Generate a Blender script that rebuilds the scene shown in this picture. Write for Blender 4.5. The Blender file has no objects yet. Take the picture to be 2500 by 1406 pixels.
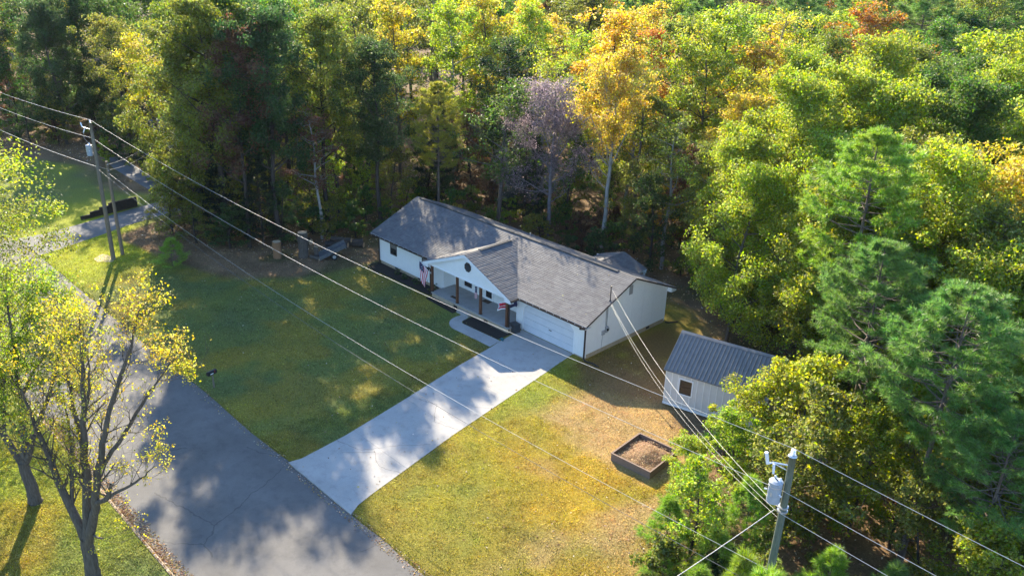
import bpy, math, random
import numpy as np
from mathutils import Vector, Matrix

R = math.radians
scene = bpy.context.scene
COL = scene.collection

# ------------------------------------------------------------------ camera
cam_d = bpy.data.cameras.new('camera'); cam = bpy.data.objects.new('camera', cam_d); COL.objects.link(cam)
CAM = Vector((32.4065, -39.6292, 27.2329)); YAW, PITCH, ROLL, FPX = -0.7848, 0.4091, 0.0308, 2065.88
fw = Vector((math.sin(YAW)*math.cos(PITCH), math.cos(YAW)*math.cos(PITCH), -math.sin(PITCH)))
r0 = Vector((math.cos(YAW), -math.sin(YAW), 0)); u0 = r0.cross(fw)
rt = math.cos(ROLL)*r0 + math.sin(ROLL)*u0; up = -math.sin(ROLL)*r0 + math.cos(ROLL)*u0
cam.matrix_world = Matrix(((rt.x, up.x, -fw.x, CAM.x), (rt.y, up.y, -fw.y, CAM.y), (rt.z, up.z, -fw.z, CAM.z), (0, 0, 0, 1)))
cam_d.sensor_width = 36; cam_d.lens = FPX/2500*36; cam_d.clip_end = 6000; cam_d.clip_start = 0.5
scene.camera = cam

# ------------------------------------------------------------------ light
SUN_AZ, SUN_EL = -63.0, 27.0
w = bpy.data.worlds.new("World"); scene.world = w; w.use_nodes = True
wn = w.node_tree.nodes
sky = wn.new('ShaderNodeTexSky'); sky.sky_type = 'NISHITA'; sky.sun_disc = False
sky.sun_elevation = R(SUN_EL); sky.sun_rotation = R(SUN_AZ); sky.air_density = 1.0; sky.dust_density = 0.3; sky.ozone_density = 5.0
w.node_tree.links.new(sky.outputs[0], wn['Background'].inputs[0]); wn['Background'].inputs[1].default_value = 0.15
sd = bpy.data.lights.new('sun', 'SUN'); so = bpy.data.objects.new('sun', sd); COL.objects.link(so)
sd.energy = 5.0; sd.angle = R(0.53); sd.color = (1.0, 0.87, 0.66)
SDIR = Vector((math.sin(R(SUN_AZ))*math.cos(R(SUN_EL)), math.cos(R(SUN_AZ))*math.cos(R(SUN_EL)), math.sin(R(SUN_EL))))
so.rotation_euler = SDIR.to_track_quat('Z', 'Y').to_euler(); so.location = SDIR*200
scene.view_settings.view_transform = 'Standard'; scene.view_settings.look = 'None'
scene.view_settings.gamma = 1.0; scene.view_settings.exposure = 1.7
scene.view_settings.use_curve_mapping = False

# ------------------------------------------------------------------ helpers
def tag(o, label=None, cat=None, group=None, kind=None):
    if label: o['label'] = label
    if cat: o['category'] = cat
    if group: o['group'] = group
    if kind: o['kind'] = kind
    return o

def empty(name, loc=(0, 0, 0), rz=0.0):
    o = bpy.data.objects.new(name, None); COL.objects.link(o); o.location = loc; o.rotation_euler = (0, 0, rz)
    o.empty_display_size = 0.2
    return o

def link(name, me, parent=None, loc=None):
    o = bpy.data.objects.new(name, me); COL.objects.link(o)
    if parent: o.parent = parent
    if loc is not None: o.location = loc
    return o

class MB:
    def __init__(s): s.v = []; s.f = []; s.m = []
    def add(s, vs, fs, mi=0):
        b = len(s.v); s.v += [tuple(q) for q in vs]; s.f += [tuple(b+i for i in q) for q in fs]; s.m += [mi]*len(fs); return s
    def box(s, x0, x1, y0, y1, z0, z1, mi=0, M=None):
        vs = [Vector(q) for q in ((x0,y0,z0),(x1,y0,z0),(x1,y1,z0),(x0,y1,z0),(x0,y0,z1),(x1,y0,z1),(x1,y1,z1),(x0,y1,z1))]
        if M: vs = [M @ q for q in vs]
        return s.add(vs, [(3,2,1,0),(4,5,6,7),(0,1,5,4),(1,2,6,5),(2,3,7,6),(3,0,4,7)], mi)
    def prism(s, pts, h, mi=0):          # polygon (list of 3D points) extruded by vector h
        n = len(pts); a = [Vector(q) for q in pts]; h = Vector(h); b = [q+h for q in a]
        return s.add(a+b, [tuple(range(n))[::-1], tuple(range(n, 2*n))]+[(i, (i+1) % n, n+(i+1) % n, n+i) for i in range(n)], mi)
    def tube(s, path, rad, n=8, cap=True, mi=0):
        path = [Vector(q) for q in path]
        if not hasattr(rad, '__len__'): rad = [rad]*len(path)
        b = len(s.v); ref = None
        for i, q in enumerate(path):
            d = (path[min(i+1, len(path)-1)]-path[max(i-1, 0)]).normalized()
            if ref is None: ref = Vector((0, 0, 1)) if abs(d.z) < .9 else Vector((1, 0, 0))
            x = d.cross(ref).normalized(); y = d.cross(x); ref = -y if False else ref
            for k in range(n):
                a = 2*math.pi*k/n; s.v.append(tuple(q+(x*math.cos(a)+y*math.sin(a))*rad[i]))
        for i in range(len(path)-1):
            for k in range(n):
                s.f.append((b+i*n+k, b+i*n+(k+1) % n, b+(i+1)*n+(k+1) % n, b+(i+1)*n+k)); s.m.append(mi)
        if cap:
            s.f.append(tuple(b+k for k in range(n))); s.f.append(tuple(b+(len(path)-1)*n+k for k in range(n))[::-1]); s.m += [mi, mi]
        return s
    def mesh(s, name, mats, smooth=False):
        me = bpy.data.meshes.new(name); me.from_pydata(s.v, [], s.f)
        for m in (mats if isinstance(mats, (list, tuple)) else [mats]): me.materials.append(m)
        me.polygons.foreach_set('material_index', s.m)
        if smooth: me.polygons.foreach_set('use_smooth', [True]*len(s.f))
        me.update(); return me
    def build(s, name, mats, parent=None, loc=None, smooth=False):
        return link(name, s.mesh(name, mats, smooth), parent, loc)

def np_mesh(name, V, F, mat, smooth=False, attrs=None, colors=None):
    V = np.asarray(V, np.float32).reshape(-1, 3); F = np.asarray(F, np.int32); k = F.shape[1]
    me = bpy.data.meshes.new(name)
    me.vertices.add(len(V)); me.vertices.foreach_set('co', V.ravel())
    me.loops.add(F.size); me.loops.foreach_set('vertex_index', F.ravel())
    me.polygons.add(len(F)); me.polygons.foreach_set('loop_start', np.arange(0, F.size, k, dtype=np.int32))
    try: me.polygons.foreach_set('loop_total', np.full(len(F), k, np.int32))
    except Exception: pass
    me.polygons.foreach_set('use_smooth', np.full(len(F), smooth, bool))
    me.update(calc_edges=True)
    for nm, a in (attrs or {}).items():
        at = me.attributes.new(nm, 'FLOAT', 'POINT'); at.data.foreach_set('value', np.asarray(a, np.float32))
    if colors is not None:
        at = me.attributes.new('tint', 'FLOAT_COLOR', 'POINT')
        c = np.ones((len(V), 4), np.float32); c[:, :3] = colors; at.data.foreach_set('color', c.ravel())
    me.materials.append(mat); return me

# value noise -------------------------------------------------------
def _h(i, j, s):
    n = (i.astype(np.int64)*374761393 + j.astype(np.int64)*668265263 + s*1274126177) & 0x7fffffff
    n = ((n ^ (n >> 13))*1274126177) & 0x7fffffff
    return ((n ^ (n >> 16)) & 0xffff)/65535.0
def vnoise(x, y, sc, s=0):
    x = np.asarray(x, float)/sc; y = np.asarray(y, float)/sc
    i = np.floor(x); j = np.floor(y); fx = x-i; fy = y-j; fx = fx*fx*(3-2*fx); fy = fy*fy*(3-2*fy); i = i.astype(int); j = j.astype(int)
    return (_h(i, j, s)*(1-fx)+_h(i+1, j, s)*fx)*(1-fy)+(_h(i, j+1, s)*(1-fx)+_h(i+1, j+1, s)*fx)*fy
def fbm(x, y, sc, s=0):
    return (vnoise(x, y, sc, s)+.5*vnoise(x, y, sc*.5, s+1)+.25*vnoise(x, y, sc*.25, s+2))/1.75
def sstep(a, b, x):
    t = np.clip((np.asarray(x, float)-a)/(b-a), 0, 1); return t*t*(3-2*t)

# ------------------------------------------------------------------ materials
def newmat(name):
    m = bpy.data.materials.new(name); m.use_nodes = True; nt = m.node_tree
    return m, nt, nt.nodes, nt.links, nt.nodes['Principled BSDF']
def rgb(c): return (c[0], c[1], c[2], 1)
def ramp(nodes, stops):
    n = nodes.new('ShaderNodeValToRGB'); e = n.color_ramp.elements
    while len(e) < len(stops): e.new(.5)
    for i, (p, c) in enumerate(stops): e[i].position = p; e[i].color = rgb(c)
    return n
def noise_node(nodes, links, coord, scale, detail=4, rough=.6):
    n = nodes.new('ShaderNodeTexNoise'); n.inputs['Scale'].default_value = scale; n.inputs['Detail'].default_value = detail; n.inputs['Roughness'].default_value = rough
    links.new(coord, n.inputs['Vector']); return n
def simple(name, a, b=None, scale=6, rough=.7, metal=0, bump=0, bscale=40, spec=.4, stretch=None):
    m, nt, N, L, P = newmat(name)
    P.inputs['Roughness'].default_value = rough; P.inputs['Metallic'].default_value = metal
    P.inputs['Specular IOR Level'].default_value = spec
    tc = N.new('ShaderNodeTexCoord'); co = tc.outputs['Object']
    if stretch:
        mp = N.new('ShaderNodeMapping'); mp.inputs['Scale'].default_value = stretch; L.new(co, mp.inputs[0]); co = mp.outputs[0]
    if b is None: P.inputs['Base Color'].default_value = rgb(a)
    else:
        n = noise_node(N, L, co, scale); rp = ramp(N, [(.3, a), (.7, b)]); L.new(n.outputs[0], rp.inputs[0]); L.new(rp.outputs[0], P.inputs['Base Color'])
    if bump:
        n2 = noise_node(N, L, co, bscale, 5); bp = N.new('ShaderNodeBump'); bp.inputs['Strength'].default_value = bump; bp.inputs['Distance'].default_value = .02
        L.new(n2.outputs[0], bp.inputs['Height']); L.new(bp.outputs[0], P.inputs['Normal'])
    return m

M = {}
M['white'] = simple('white_siding_paint', (.80, .80, .78), (.84, .84, .82), 2.2, .55, bump=.05, bscale=30)
M['white_trim'] = simple('white_trim_paint', (.80, .80, .80), (.84, .84, .84), 3, .5)
M['door_white'] = simple('garage_door_paint', (.60, .62, .65), (.67, .68, .70), 2, .5)
M['block'] = simple('foundation_block', (.38, .29, .19), (.48, .38, .26), 4, .9, bump=.3)
M['bronze'] = simple('bronze_gutter', (.035, .022, .018), (.05, .032, .025), 5, .35)
M['post_wood'] = simple('stained_post_wood', (.10, .042, .022), (.16, .07, .035), 8, .6, bump=.2, stretch=(6, 6, .6))
M['frame_dark'] = simple('dark_window_frame', (.03, .024, .022), (.045, .036, .032), 8, .4)
M['glass'] = simple('window_glass', (.02, .022, .025), None, rough=.06, spec=.6)
M['blind'] = simple('blind_slats', (.25, .23, .21), (.32, .30, .28), 20, .6)
M['black'] = simple('black_paint', (.012, .012, .013), (.022, .022, .024), 9, .35)
M['plastic_dark'] = simple('dark_grey_plastic', (.035, .042, .048), (.05, .058, .065), 5, .5)
M['tubing'] = simple('corrugated_black_pipe', (.012, .012, .012), (.03, .03, .03), 30, .6)
M['galv'] = simple('galvanised_metal', (.45, .46, .47), (.6, .61, .62), 14, .38, metal=.6)
M['meter'] = simple('meter_grey', (.30, .31, .32), (.38, .39, .40), 8, .5)
M['wire'] = simple('aluminium_wire', (.44, .43, .41), (.54, .53, .50), 3, .45, metal=.3)
M['wire_dark'] = simple('dark_cable', (.08, .08, .08), (.16, .16, .16), 3, .5)
M['porcelain'] = simple('white_porcelain', (.78, .80, .84), None, rough=.2)
M['trafo'] = simple('transformer_grey', (.27, .31, .35), (.36, .40, .44), 5, .45)
M['pole'] = simple('weathered_pole_wood', (.14, .115, .085), (.24, .20, .15), 5, .85, bump=.4, stretch=(10, 10, .7))
M['pole_green'] = simple('treated_pole_wood', (.085, .105, .075), (.16, .18, .135), 5, .85, bump=.4, stretch=(10, 10, .7))
M['mulch'] = simple('dark_mulch', (.012, .011, .010), (.035, .028, .022), 18, .95, bump=.9, bscale=30)
M['mat_brown'] = simple('door_mat', (.05, .03, .02), (.09, .055, .03), 12, .95)
M['bark'] = simple('grey_brown_bark', (.055, .045, .036), (.13, .11, .09), 5, .95, bump=.6, bscale=14, stretch=(3, 3, .5))
M['bark_dark'] = simple('dark_bark', (.030, .024, .020), (.075, .060, .048), 5, .95, bump=.6, bscale=14, stretch=(3, 3, .5))
M['bark_pale'] = simple('pale_bark', (.20, .185, .16), (.36, .34, .31), 4, .9, bump=.4, bscale=14, stretch=(3, 3, .5))
M['bark_pine'] = simple('pine_bark', (.085, .062, .048), (.19, .15, .125), 4, .95, bump=.6, bscale=12, stretch=(2.5, 2.5, .6))
M['twig_grey'] = simple('lilac_grey_twig', (.13, .115, .12), (.24, .21, .22), 4, .9)
M['cutwood'] = simple('cut_wood_face', (.38, .26, .15), (.50, .36, .22), 12, .8)
M['rotwood'] = simple('orange_brown_wood', (.20, .10, .05), (.32, .18, .09), 6, .85, stretch=(6, 6, .6))
M['bedwood'] = simple('weathered_bed_board', (.17, .115, .085), (.27, .19, .145), 4, .85, bump=.3, stretch=(1, 8, 8))
M['bedsoil'] = simple('straw_compost', (.10, .055, .028), (.36, .22, .10), 9, .95, bump=.9, bscale=14)
M['timber_dark'] = simple('dark_retaining_timber', (.022, .018, .016), (.045, .036, .030), 6, .9)
M['sand'] = simple('pale_sand', (.42, .32, .20), (.52, .41, .28), 6, .95, bump=.3)
M['rubber'] = simple('tyre_rubber', (.012, .012, .012), (.025, .025, .025), 6, .8)
M['steel_grey'] = simple('grey_painted_steel', (.07, .075, .08), (.12, .125, .13), 4, .6)
M['red'] = simple('flag_red', (.50, .02, .04), (.58, .03, .06), 6, .8)
M['flagwhite'] = simple('flag_white', (.78, .77, .78), None, rough=.8)
M['navy'] = simple('flag_navy', (.018, .022, .07), (.03, .035, .09), 6, .8)
M['shed_wall_shaded'] = simple('shed_off_white_shaded', (.54, .525, .50), (.60, .585, .56), 3, .6); M['shed_batten_lit'] = simple('shed_off_white_lit', (.74, .72, .69), (.78, .76, .73), 3, .6)  # one paint; walls greyer, battens whiter to put relief shading in the colour
M['shed_roof'] = simple('charcoal_metal_roof', (.15, .148, .148), (.19, .187, .185), 3, .55, metal=0)
M['teal'] = simple('teal_cloth', (.01, .11, .13), None, rough=.8)
M['sign_white'] = simple('label_white', (.8, .8, .8), None)

def shingle_mat(name, c0, c1, c2):
    m, nt, N, L, P = newmat(name); P.inputs['Roughness'].default_value = .82; P.inputs['Specular IOR Level'].default_value = .35
    tc = N.new('ShaderNodeTexCoord')
    br = N.new('ShaderNodeTexBrick'); br.inputs['Scale'].default_value = 1; br.inputs['Mortar Size'].default_value = .006
    br.inputs['Brick Width'].default_value = .30; br.inputs['Row Height'].default_value = .148; br.inputs['Bias'].default_value = 0
    br.inputs['Color1'].default_value = rgb(c0); br.inputs['Color2'].default_value = rgb(c1); br.inputs['Mortar'].default_value = rgb([q*.8 for q in c0])
    uvn = N.new('ShaderNodeUVMap'); L.new(uvn.outputs[0], br.inputs['Vector'])
    n = noise_node(N, L, tc.outputs['Object'], 1.3, 6, .7); rp = ramp(N, [(.35, (.78, .78, .8)), (.7, (1.18, 1.16, 1.12))]); L.new(n.outputs[0], rp.inputs[0])
    n3 = noise_node(N, L, tc.outputs['Object'], 90, 3, .7); rp3 = ramp(N, [(.3, (.75, .75, .75)), (.7, (1.25, 1.25, 1.25))]); L.new(n3.outputs[0], rp3.inputs[0])
    mx = N.new('ShaderNodeMix'); mx.data_type = 'RGBA'; mx.blend_type = 'MULTIPLY'; mx.inputs[0].default_value = 1
    L.new(br.outputs['Color'], mx.inputs[6]); L.new(rp.outputs[0], mx.inputs[7])
    mx2 = N.new('ShaderNodeMix'); mx2.data_type = 'RGBA'; mx2.blend_type = 'MULTIPLY'; mx2.inputs[0].default_value = 1
    L.new(mx.outputs[2], mx2.inputs[6]); L.new(rp3.outputs[0], mx2.inputs[7]); L.new(mx2.outputs[2], P.inputs['Base Color'])
    return m
M['shingle'] = shingle_mat('charcoal_shingle', (.124, .120, .121), (.170, .165, .165), None)
M['shingle2'] = shingle_mat('grey_shingle', (.20, .19, .19), (.25, .24, .23), None)

def leaf_mat(name, trans=.5, rough=.45, spec=.5, hue=.06, use_tint=False, tval=1.8):
    m, nt, N, L, P = newmat(name); out = N['Material Output']
    P.inputs['Roughness'].default_value = rough; P.inputs['Specular IOR Level'].default_value = spec
    if use_tint:
        src = N.new('ShaderNodeAttribute'); src.attribute_name = 'tint'; col = src.outputs['Color']
    else:
        oi = N.new('ShaderNodeObjectInfo'); col = oi.outputs['Color']
    g = N.new('ShaderNodeNewGeometry')
    tc = N.new('ShaderNodeTexCoord'); nz = noise_node(N, L, tc.outputs['Object'], .55, 3)
    def math_(op, a, b, c=None):
        q = N.new('ShaderNodeMath'); q.operation = op
        for i, v in enumerate((a, b, c)):
            if v is None: continue
            if isinstance(v, (int, float)): q.inputs[i].default_value = v
            else: L.new(v, q.inputs[i])
        return q.outputs[0]
    rnd = g.outputs['Random Per Island']; rnd2 = math_('FRACT', math_('MULTIPLY', rnd, 17.31), None); rnd3 = math_('FRACT', math_('MULTIPLY', rnd, 41.7), None)
    hs = N.new('ShaderNodeHueSaturation')
    h1 = math_('MULTIPLY_ADD', rnd, hue, .5-hue/2); h2 = math_('MULTIPLY_ADD', nz.outputs[0], -.10, .05)
    L.new(math_('ADD', h1, h2), hs.inputs['Hue'])
    L.new(math_('MULTIPLY_ADD', rnd3, .35, .72), hs.inputs['Saturation'])
    L.new(math_('MULTIPLY_ADD', rnd2, .9, .55), hs.inputs['Value']); L.new(col, hs.inputs['Color'])
    L.new(hs.outputs[0], P.inputs['Base Color'])
    tr = N.new('ShaderNodeBsdfTranslucent'); hs2 = N.new('ShaderNodeHueSaturation'); hs2.inputs['Saturation'].default_value = 1.1; hs2.inputs['Value'].default_value = tval
    L.new(hs.outputs[0], hs2.inputs['Color']); L.new(hs2.outputs[0], tr.inputs[0])
    mx = N.new('ShaderNodeMixShader'); mx.inputs[0].default_value = trans
    L.new(P.outputs[0], mx.inputs[1]); L.new(tr.outputs[0], mx.inputs[2]); L.new(mx.outputs[0], out.inputs['Surface'])
    return m
M['leaf'] = leaf_mat('tree_leaf', .55, .48, .42, .08)
M['needle'] = leaf_mat('pine_needle', .45, .42, .45, .05)
M['leaf_tint'] = leaf_mat('scattered_leaf', .3, .6, .3, .05, True)
M['blade'] = leaf_mat('grass_blade', .45, .6, .25, .05, True)

def ground_mat():
    m, nt, N, L, P = newmat('yard_ground'); P.inputs['Roughness'].default_value = .95; P.inputs['Specular IOR Level'].default_value = .15
    tc = N.new('ShaderNodeTexCoord'); co = tc.outputs['Object']
    at = N.new('ShaderNodeAttribute'); at.attribute_name = 'tint'
    n = noise_node(N, L, co, 7, 6, .75); rp = ramp(N, [(.28, (.55, .55, .55)), (.72, (1.45, 1.45, 1.4))]); L.new(n.outputs[0], rp.inputs[0])
    n2 = noise_node(N, L, co, 42, 4, .7); rp2 = ramp(N, [(.3, (.5, .5, .5)), (.7, (1.5, 1.5, 1.5))]); L.new(n2.outputs[0], rp2.inputs[0])
    a = N.new('ShaderNodeMix'); a.data_type = 'RGBA'; a.blend_type = 'MULTIPLY'; a.inputs[0].default_value = 1
    L.new(at.outputs['Color'], a.inputs[6]); L.new(rp.outputs[0], a.inputs[7])
    b = N.new('ShaderNodeMix'); b.data_type = 'RGBA'; b.blend_type = 'MULTIPLY'; b.inputs[0].default_value = 1
    L.new(a.outputs[2], b.inputs[6]); L.new(rp2.outputs[0], b.inputs[7]); L.new(b.outputs[2], P.inputs['Base Color'])
    n4 = noise_node(N, L, co, 26, 5, .7); bp = N.new('ShaderNodeBump'); bp.inputs['Strength'].default_value = .8; bp.inputs['Distance'].default_value = .06
    L.new(n4.outputs[0], bp.inputs['Height']); L.new(bp.outputs[0], P.inputs['Normal'])
    return m
M['ground'] = ground_mat()

def paved(name, c0, c1, grain, crack=0, crackcol=(.03, .03, .03), rough=.85, cscale=.35, cw=.010):
    m, nt, N, L, P = newmat(name); P.inputs['Roughness'].default_value = rough; P.inputs['Specular IOR Level'].default_value = .3
    tc = N.new('ShaderNodeTexCoord'); co = tc.outputs['Object']
    n = noise_node(N, L, co, .35, 6, .65); rp = ramp(N, [(.33, c0), (.67, c1)]); L.new(n.outputs[0], rp.inputs[0])
    n2 = noise_node(N, L, co, 60, 3, .7); rp2 = ramp(N, [(.3, (1-grain,)*3), (.7, (1+grain,)*3)]); L.new(n2.outputs[0], rp2.inputs[0])
    a = N.new('ShaderNodeMix'); a.data_type = 'RGBA'; a.blend_type = 'MULTIPLY'; a.inputs[0].default_value = 1
    L.new(rp.outputs[0], a.inputs[6]); L.new(rp2.outputs[0], a.inputs[7]); last = a.outputs[2]
    # stains
    n5 = noise_node(N, L, co, 1.6, 5, .7); rp5 = ramp(N, [(.30, (.80, .80, .82)), (.5, (1, 1, 1))]); L.new(n5.outputs[0], rp5.inputs[0])
    s = N.new('ShaderNodeMix'); s.data_type = 'RGBA'; s.blend_type = 'MULTIPLY'; s.inputs[0].default_value = 1
    L.new(last, s.inputs[6]); L.new(rp5.outputs[0], s.inputs[7]); last = s.outputs[2]
    if crack:
        nd = noise_node(N, L, co, 1.2, 4); mxv = N.new('ShaderNodeMix'); mxv.data_type = 'RGBA'; mxv.inputs[0].default_value = .35
        L.new(co, mxv.inputs[6]); L.new(nd.outputs['Color'], mxv.inputs[7])
        v = N.new('ShaderNodeTexVoronoi'); v.feature = 'DISTANCE_TO_EDGE'; v.inputs['Scale'].default_value = cscale; L.new(mxv.outputs[2], v.inputs['Vector'])
        lt = N.new('ShaderNodeMath'); lt.operation = 'LESS_THAN'; lt.inputs[1].default_value = cw*cscale; L.new(v.outputs['Distance'], lt.inputs[0])
        nm = noise_node(N, L, co, .25, 2); gt = N.new('ShaderNodeMath'); gt.operation = 'GREATER_THAN'; gt.inputs[1].default_value = .5; L.new(nm.outputs[0], gt.inputs[0])
        mu = N.new('ShaderNodeMath'); mu.operation = 'MULTIPLY'; L.new(lt.outputs[0], mu.inputs[0]); L.new(gt.outputs[0], mu.inputs[1])
        mu2 = N.new('ShaderNodeMath'); mu2.operation = 'MULTIPLY'; mu2.inputs[1].default_value = crack; L.new(mu.outputs[0], mu2.inputs[0])
        c = N.new('ShaderNodeMix'); c.data_type = 'RGBA'; L.new(mu2.outputs[0], c.inputs[0]); L.new(last, c.inputs[6]); c.inputs[7].default_value = rgb(crackcol); last = c.outputs[2]
    L.new(last, P.inputs['Base Color'])
    bp = N.new('ShaderNodeBump'); bp.inputs['Strength'].default_value = .25; bp.inputs['Distance'].default_value = .01; L.new(n2.outputs[0], bp.inputs['Height']); L.new(bp.outputs[0], P.inputs['Normal'])
    return m
M['asphalt'] = paved('aged_asphalt', (.112, .106, .098), (.158, .150, .140), .26, .45, (.045, .043, .04), cscale=.22, cw=.02)
M['asphalt2'] = paved('drive_asphalt', (.13, .13, .135), (.17, .17, .17), .2)
M['concrete'] = paved('pale_concrete', (.33, .315, .29), (.41, .39, .36), .10)
M['concrete_grey'] = paved('porch_concrete', (.30, .29, .275), (.36, .35, .33), .10)
M['crackfill'] = simple('crack_dark', (.05, .045, .04), (.09, .08, .07), 8, .95)  # dark strip colour for the driveway cracks

# ------------------------------------------------------------------ ground
CLEAR = [(-130, -70), (-130, -24), (-88, -20), (-80, -9), (-67, -5.5), (-56, -5.5), (-51, -4.5), (-46, -9), (-43, -12.5), (-38.5, -10), (-33, -7.5), (-27.5, -3.5),
         (-25.5, 2), (-25, 8), (-20, 11.5), (-6, 12.5), (1, 13), (5, 8.5), (6.6, 4), (9, -1.5), (13.5, -3.5), (14.2, -8), (15.5, -14), (17.5, -20.9), (19, -30), (22, -70)]
CL = np.array(CLEAR, float)
def clear_sd(x, y):
    """signed distance to the edge of the cleared land, positive inside the woods"""
    x = np.asarray(x, float); y = np.asarray(y, float); d = np.full(x.shape, 1e9); ins = np.zeros(x.shape, bool)
    n = len(CL)
    for i in range(n):
        a = CL[i]; b = CL[(i+1) % n]; e = b-a
        t = np.clip(((x-a[0])*e[0]+(y-a[1])*e[1])/(e@e), 0, 1)
        d = np.minimum(d, np.hypot(x-a[0]-t*e[0], y-a[1]-t*e[1]))
        c = ((a[1] > y) != (b[1] > y)); xi = a[0]+(y-a[1])/(e[1] if e[1] else 1e-9)*e[0]
        ins ^= c & (x < xi)
    return np.where(ins, -d, d)
def ground_z(x, y):
    x = np.asarray(x, float); y = np.asarray(y, float)
    s = clear_sd(x, y)
    z = sstep(1, 12, s)*(fbm(x, y, 22, 5)-.45)*1.2
    dist = np.hypot(x-CAM.x, y-CAM.y)
    z = z + sstep(150, 520, dist)*16
    return z
def ground_tint(x, y):
    s = clear_sd(x, y)+ (fbm(x, y, 6, 21)-.5)*5 + 6.5*sstep(-46, -41, x)*sstep(-21, -28, x)*sstep(-16, -11, y) + 3.5*sstep(-52, -58, x)*sstep(-16, -10, y)
    lit = sstep(-1.2, 1.0, s)[..., None]
    g = fbm(x, y, 5, 3)[..., None]; g2 = fbm(x, y, 1.6, 31)[..., None]
    lush = np.array([.078, .112, .058]); yel = np.array([.250, .280, .030])
    g = g*(1-.5*sstep(-40, -34, x)*sstep(-1, -3, x)*sstep(-21.5, -20.5, y))[..., None]  # less yellow over the front lawn: tree shade put into the grass colour
    g = np.clip(g+.55*(sstep(-31, -36, x)*sstep(-10, -12.5, y)*sstep(-58, -50, x))[..., None], 0, 1.25)  # extra yellow by the left poles: sunlit patch painted into the grass
    col = lush*(1-g)+yel*g
    col = col*(1-.35*g2)+np.array([.27, .25, .02])*.35*g2
    # the lawn right of the driveway dries out towards the bed and the shed
    dr = sstep(4.5, 19.0, x+.55*(y+18)+ (fbm(x, y, 4.5, 8)-.5)*20)*sstep(-24, -21, y)
    dr = np.maximum(dr, .5*sstep(.52, .68, fbm(x, y, 7, 77))*sstep(-34, -26, x))
    dr = np.maximum(dr, .5*sstep(.46, .66, fbm(x, y, 2.6, 78))*sstep(-40, -30, x)*sstep(-21.5, -20, y))
    dr = (dr*np.clip(1.15-.5*fbm(x, y, 2.2, 12), 0, 1))[..., None]
    dry = np.array([.320, .215, .024])*(.75+.5*fbm(x, y, 1.3, 44)[..., None])
    col = col*(1-dr)+dry*dr
    # worn bare soil by the house gable, shed and along the east side
    ba = sstep(1.5, 4, x)*sstep(-13.5, -8, y+.35*(x-6))*sstep(.47, .70, fbm(x, y, 3.2, 55)+.10*sstep(9, 15, x)+.08*sstep(-9, -4, y))
    ba = np.maximum(ba, .9*sstep(9, 12.5, x)*sstep(-22, -16, y)*sstep(.46, .66, fbm(x, y, 2.6, 91)))
    ba = ba[..., None]*.6
    col = col*(1-ba)+np.array([.40, .265, .150])*ba
    br = (sstep(-.5, 1, x)*sstep(-5, -1, y)*sstep(13, 6, y)*sstep(.3, .55, fbm(x, y, 2.4, 66))*.8)[..., None]
    col = col*(1-br)+np.array([.19, .105, .045])*br
    litc = np.array([.20, .130, .072])*(.55+.9*fbm(x, y, 1.1, 71)[..., None])
    gm = sstep(.55, .7, fbm(x, y, 3, 15))[..., None]*.5
    litc = litc*(1-gm)+np.array([.07, .085, .025])*gm
    return col*(1-lit)+litc*lit
def axis(lo, hi, st, far, extra=()):
    a = list(np.arange(lo, hi+1e-6, st)); s = st; l = lo; h = hi; A = []; B = []
    while l > -far: s *= 1.35; l -= s; A.append(l)
    s = st
    while h < far: s *= 1.35; h += s; B.append(h)
    return np.array(sorted(A+a+B+list(extra)))
ROADY0, ROADY1 = -29.25, -20.9
gx = axis(-95, 34, .45, 2500)
gy = axis(-46, 34, .45, 2500); gy = gy[(abs(gy-ROADY0) > .3) & (abs(gy-ROADY1) > .3)]
gy = np.array(sorted(list(gy)+[ROADY0-.16, ROADY0-.02, ROADY1+.02, ROADY1+.16]))
GX, GY = np.meshgrid(gx, gy)
GZ = ground_z(GX, GY)
GZ = np.where((GY > ROADY0-.05) & (GY < ROADY1+.05) & (GX > -140) & (GX < 90), -.13, GZ)
nx, ny = len(gx), len(gy)
idx = np.arange(nx*ny).reshape(ny, nx)
F = np.stack([idx[:-1, :-1], idx[:-1, 1:], idx[1:, 1:], idx[1:, :-1]], -1).reshape(-1, 4)
me = np_mesh('ground', np.stack([GX, GY, GZ], -1).reshape(-1, 3), F, M['ground'], True, colors=ground_tint(GX, GY).reshape(-1, 3))
tag(link('ground', me), kind='structure')

def sheet(name, pts, z, t, mat, parent=None):
    mb = MB(); mb.prism([(x, y, z-t) for x, y in pts], (0, 0, t)); o = mb.build(name, mat, parent); return o
rng = np.random.default_rng(7)
# road with slightly broken edges
def edge_pts(xs, y, amp, s): return [(x, y+(float(vnoise(x, 0., 1.4, s))-.5)*amp) for x in xs]
xs = np.arange(-140, 90.1, 1.0)
roadp = edge_pts(xs, ROADY1-.04, .16, 3)+edge_pts(xs[::-1], ROADY0+.10, .10, 9)
tag(sheet('road', roadp[::-1], -.055, .2, M['asphalt']), kind='structure')
# kerb along the near side of the road
k = empty('kerb', (0, 0, 0)); k['kind'] = 'structure'
for i in range(30):
    x0 = -30+i*1.8; MB().box(x0, x0+1.785, ROADY0-.08, ROADY0+.04, -.2, .006).build('kerb_stone', M['block'], k)

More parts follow.
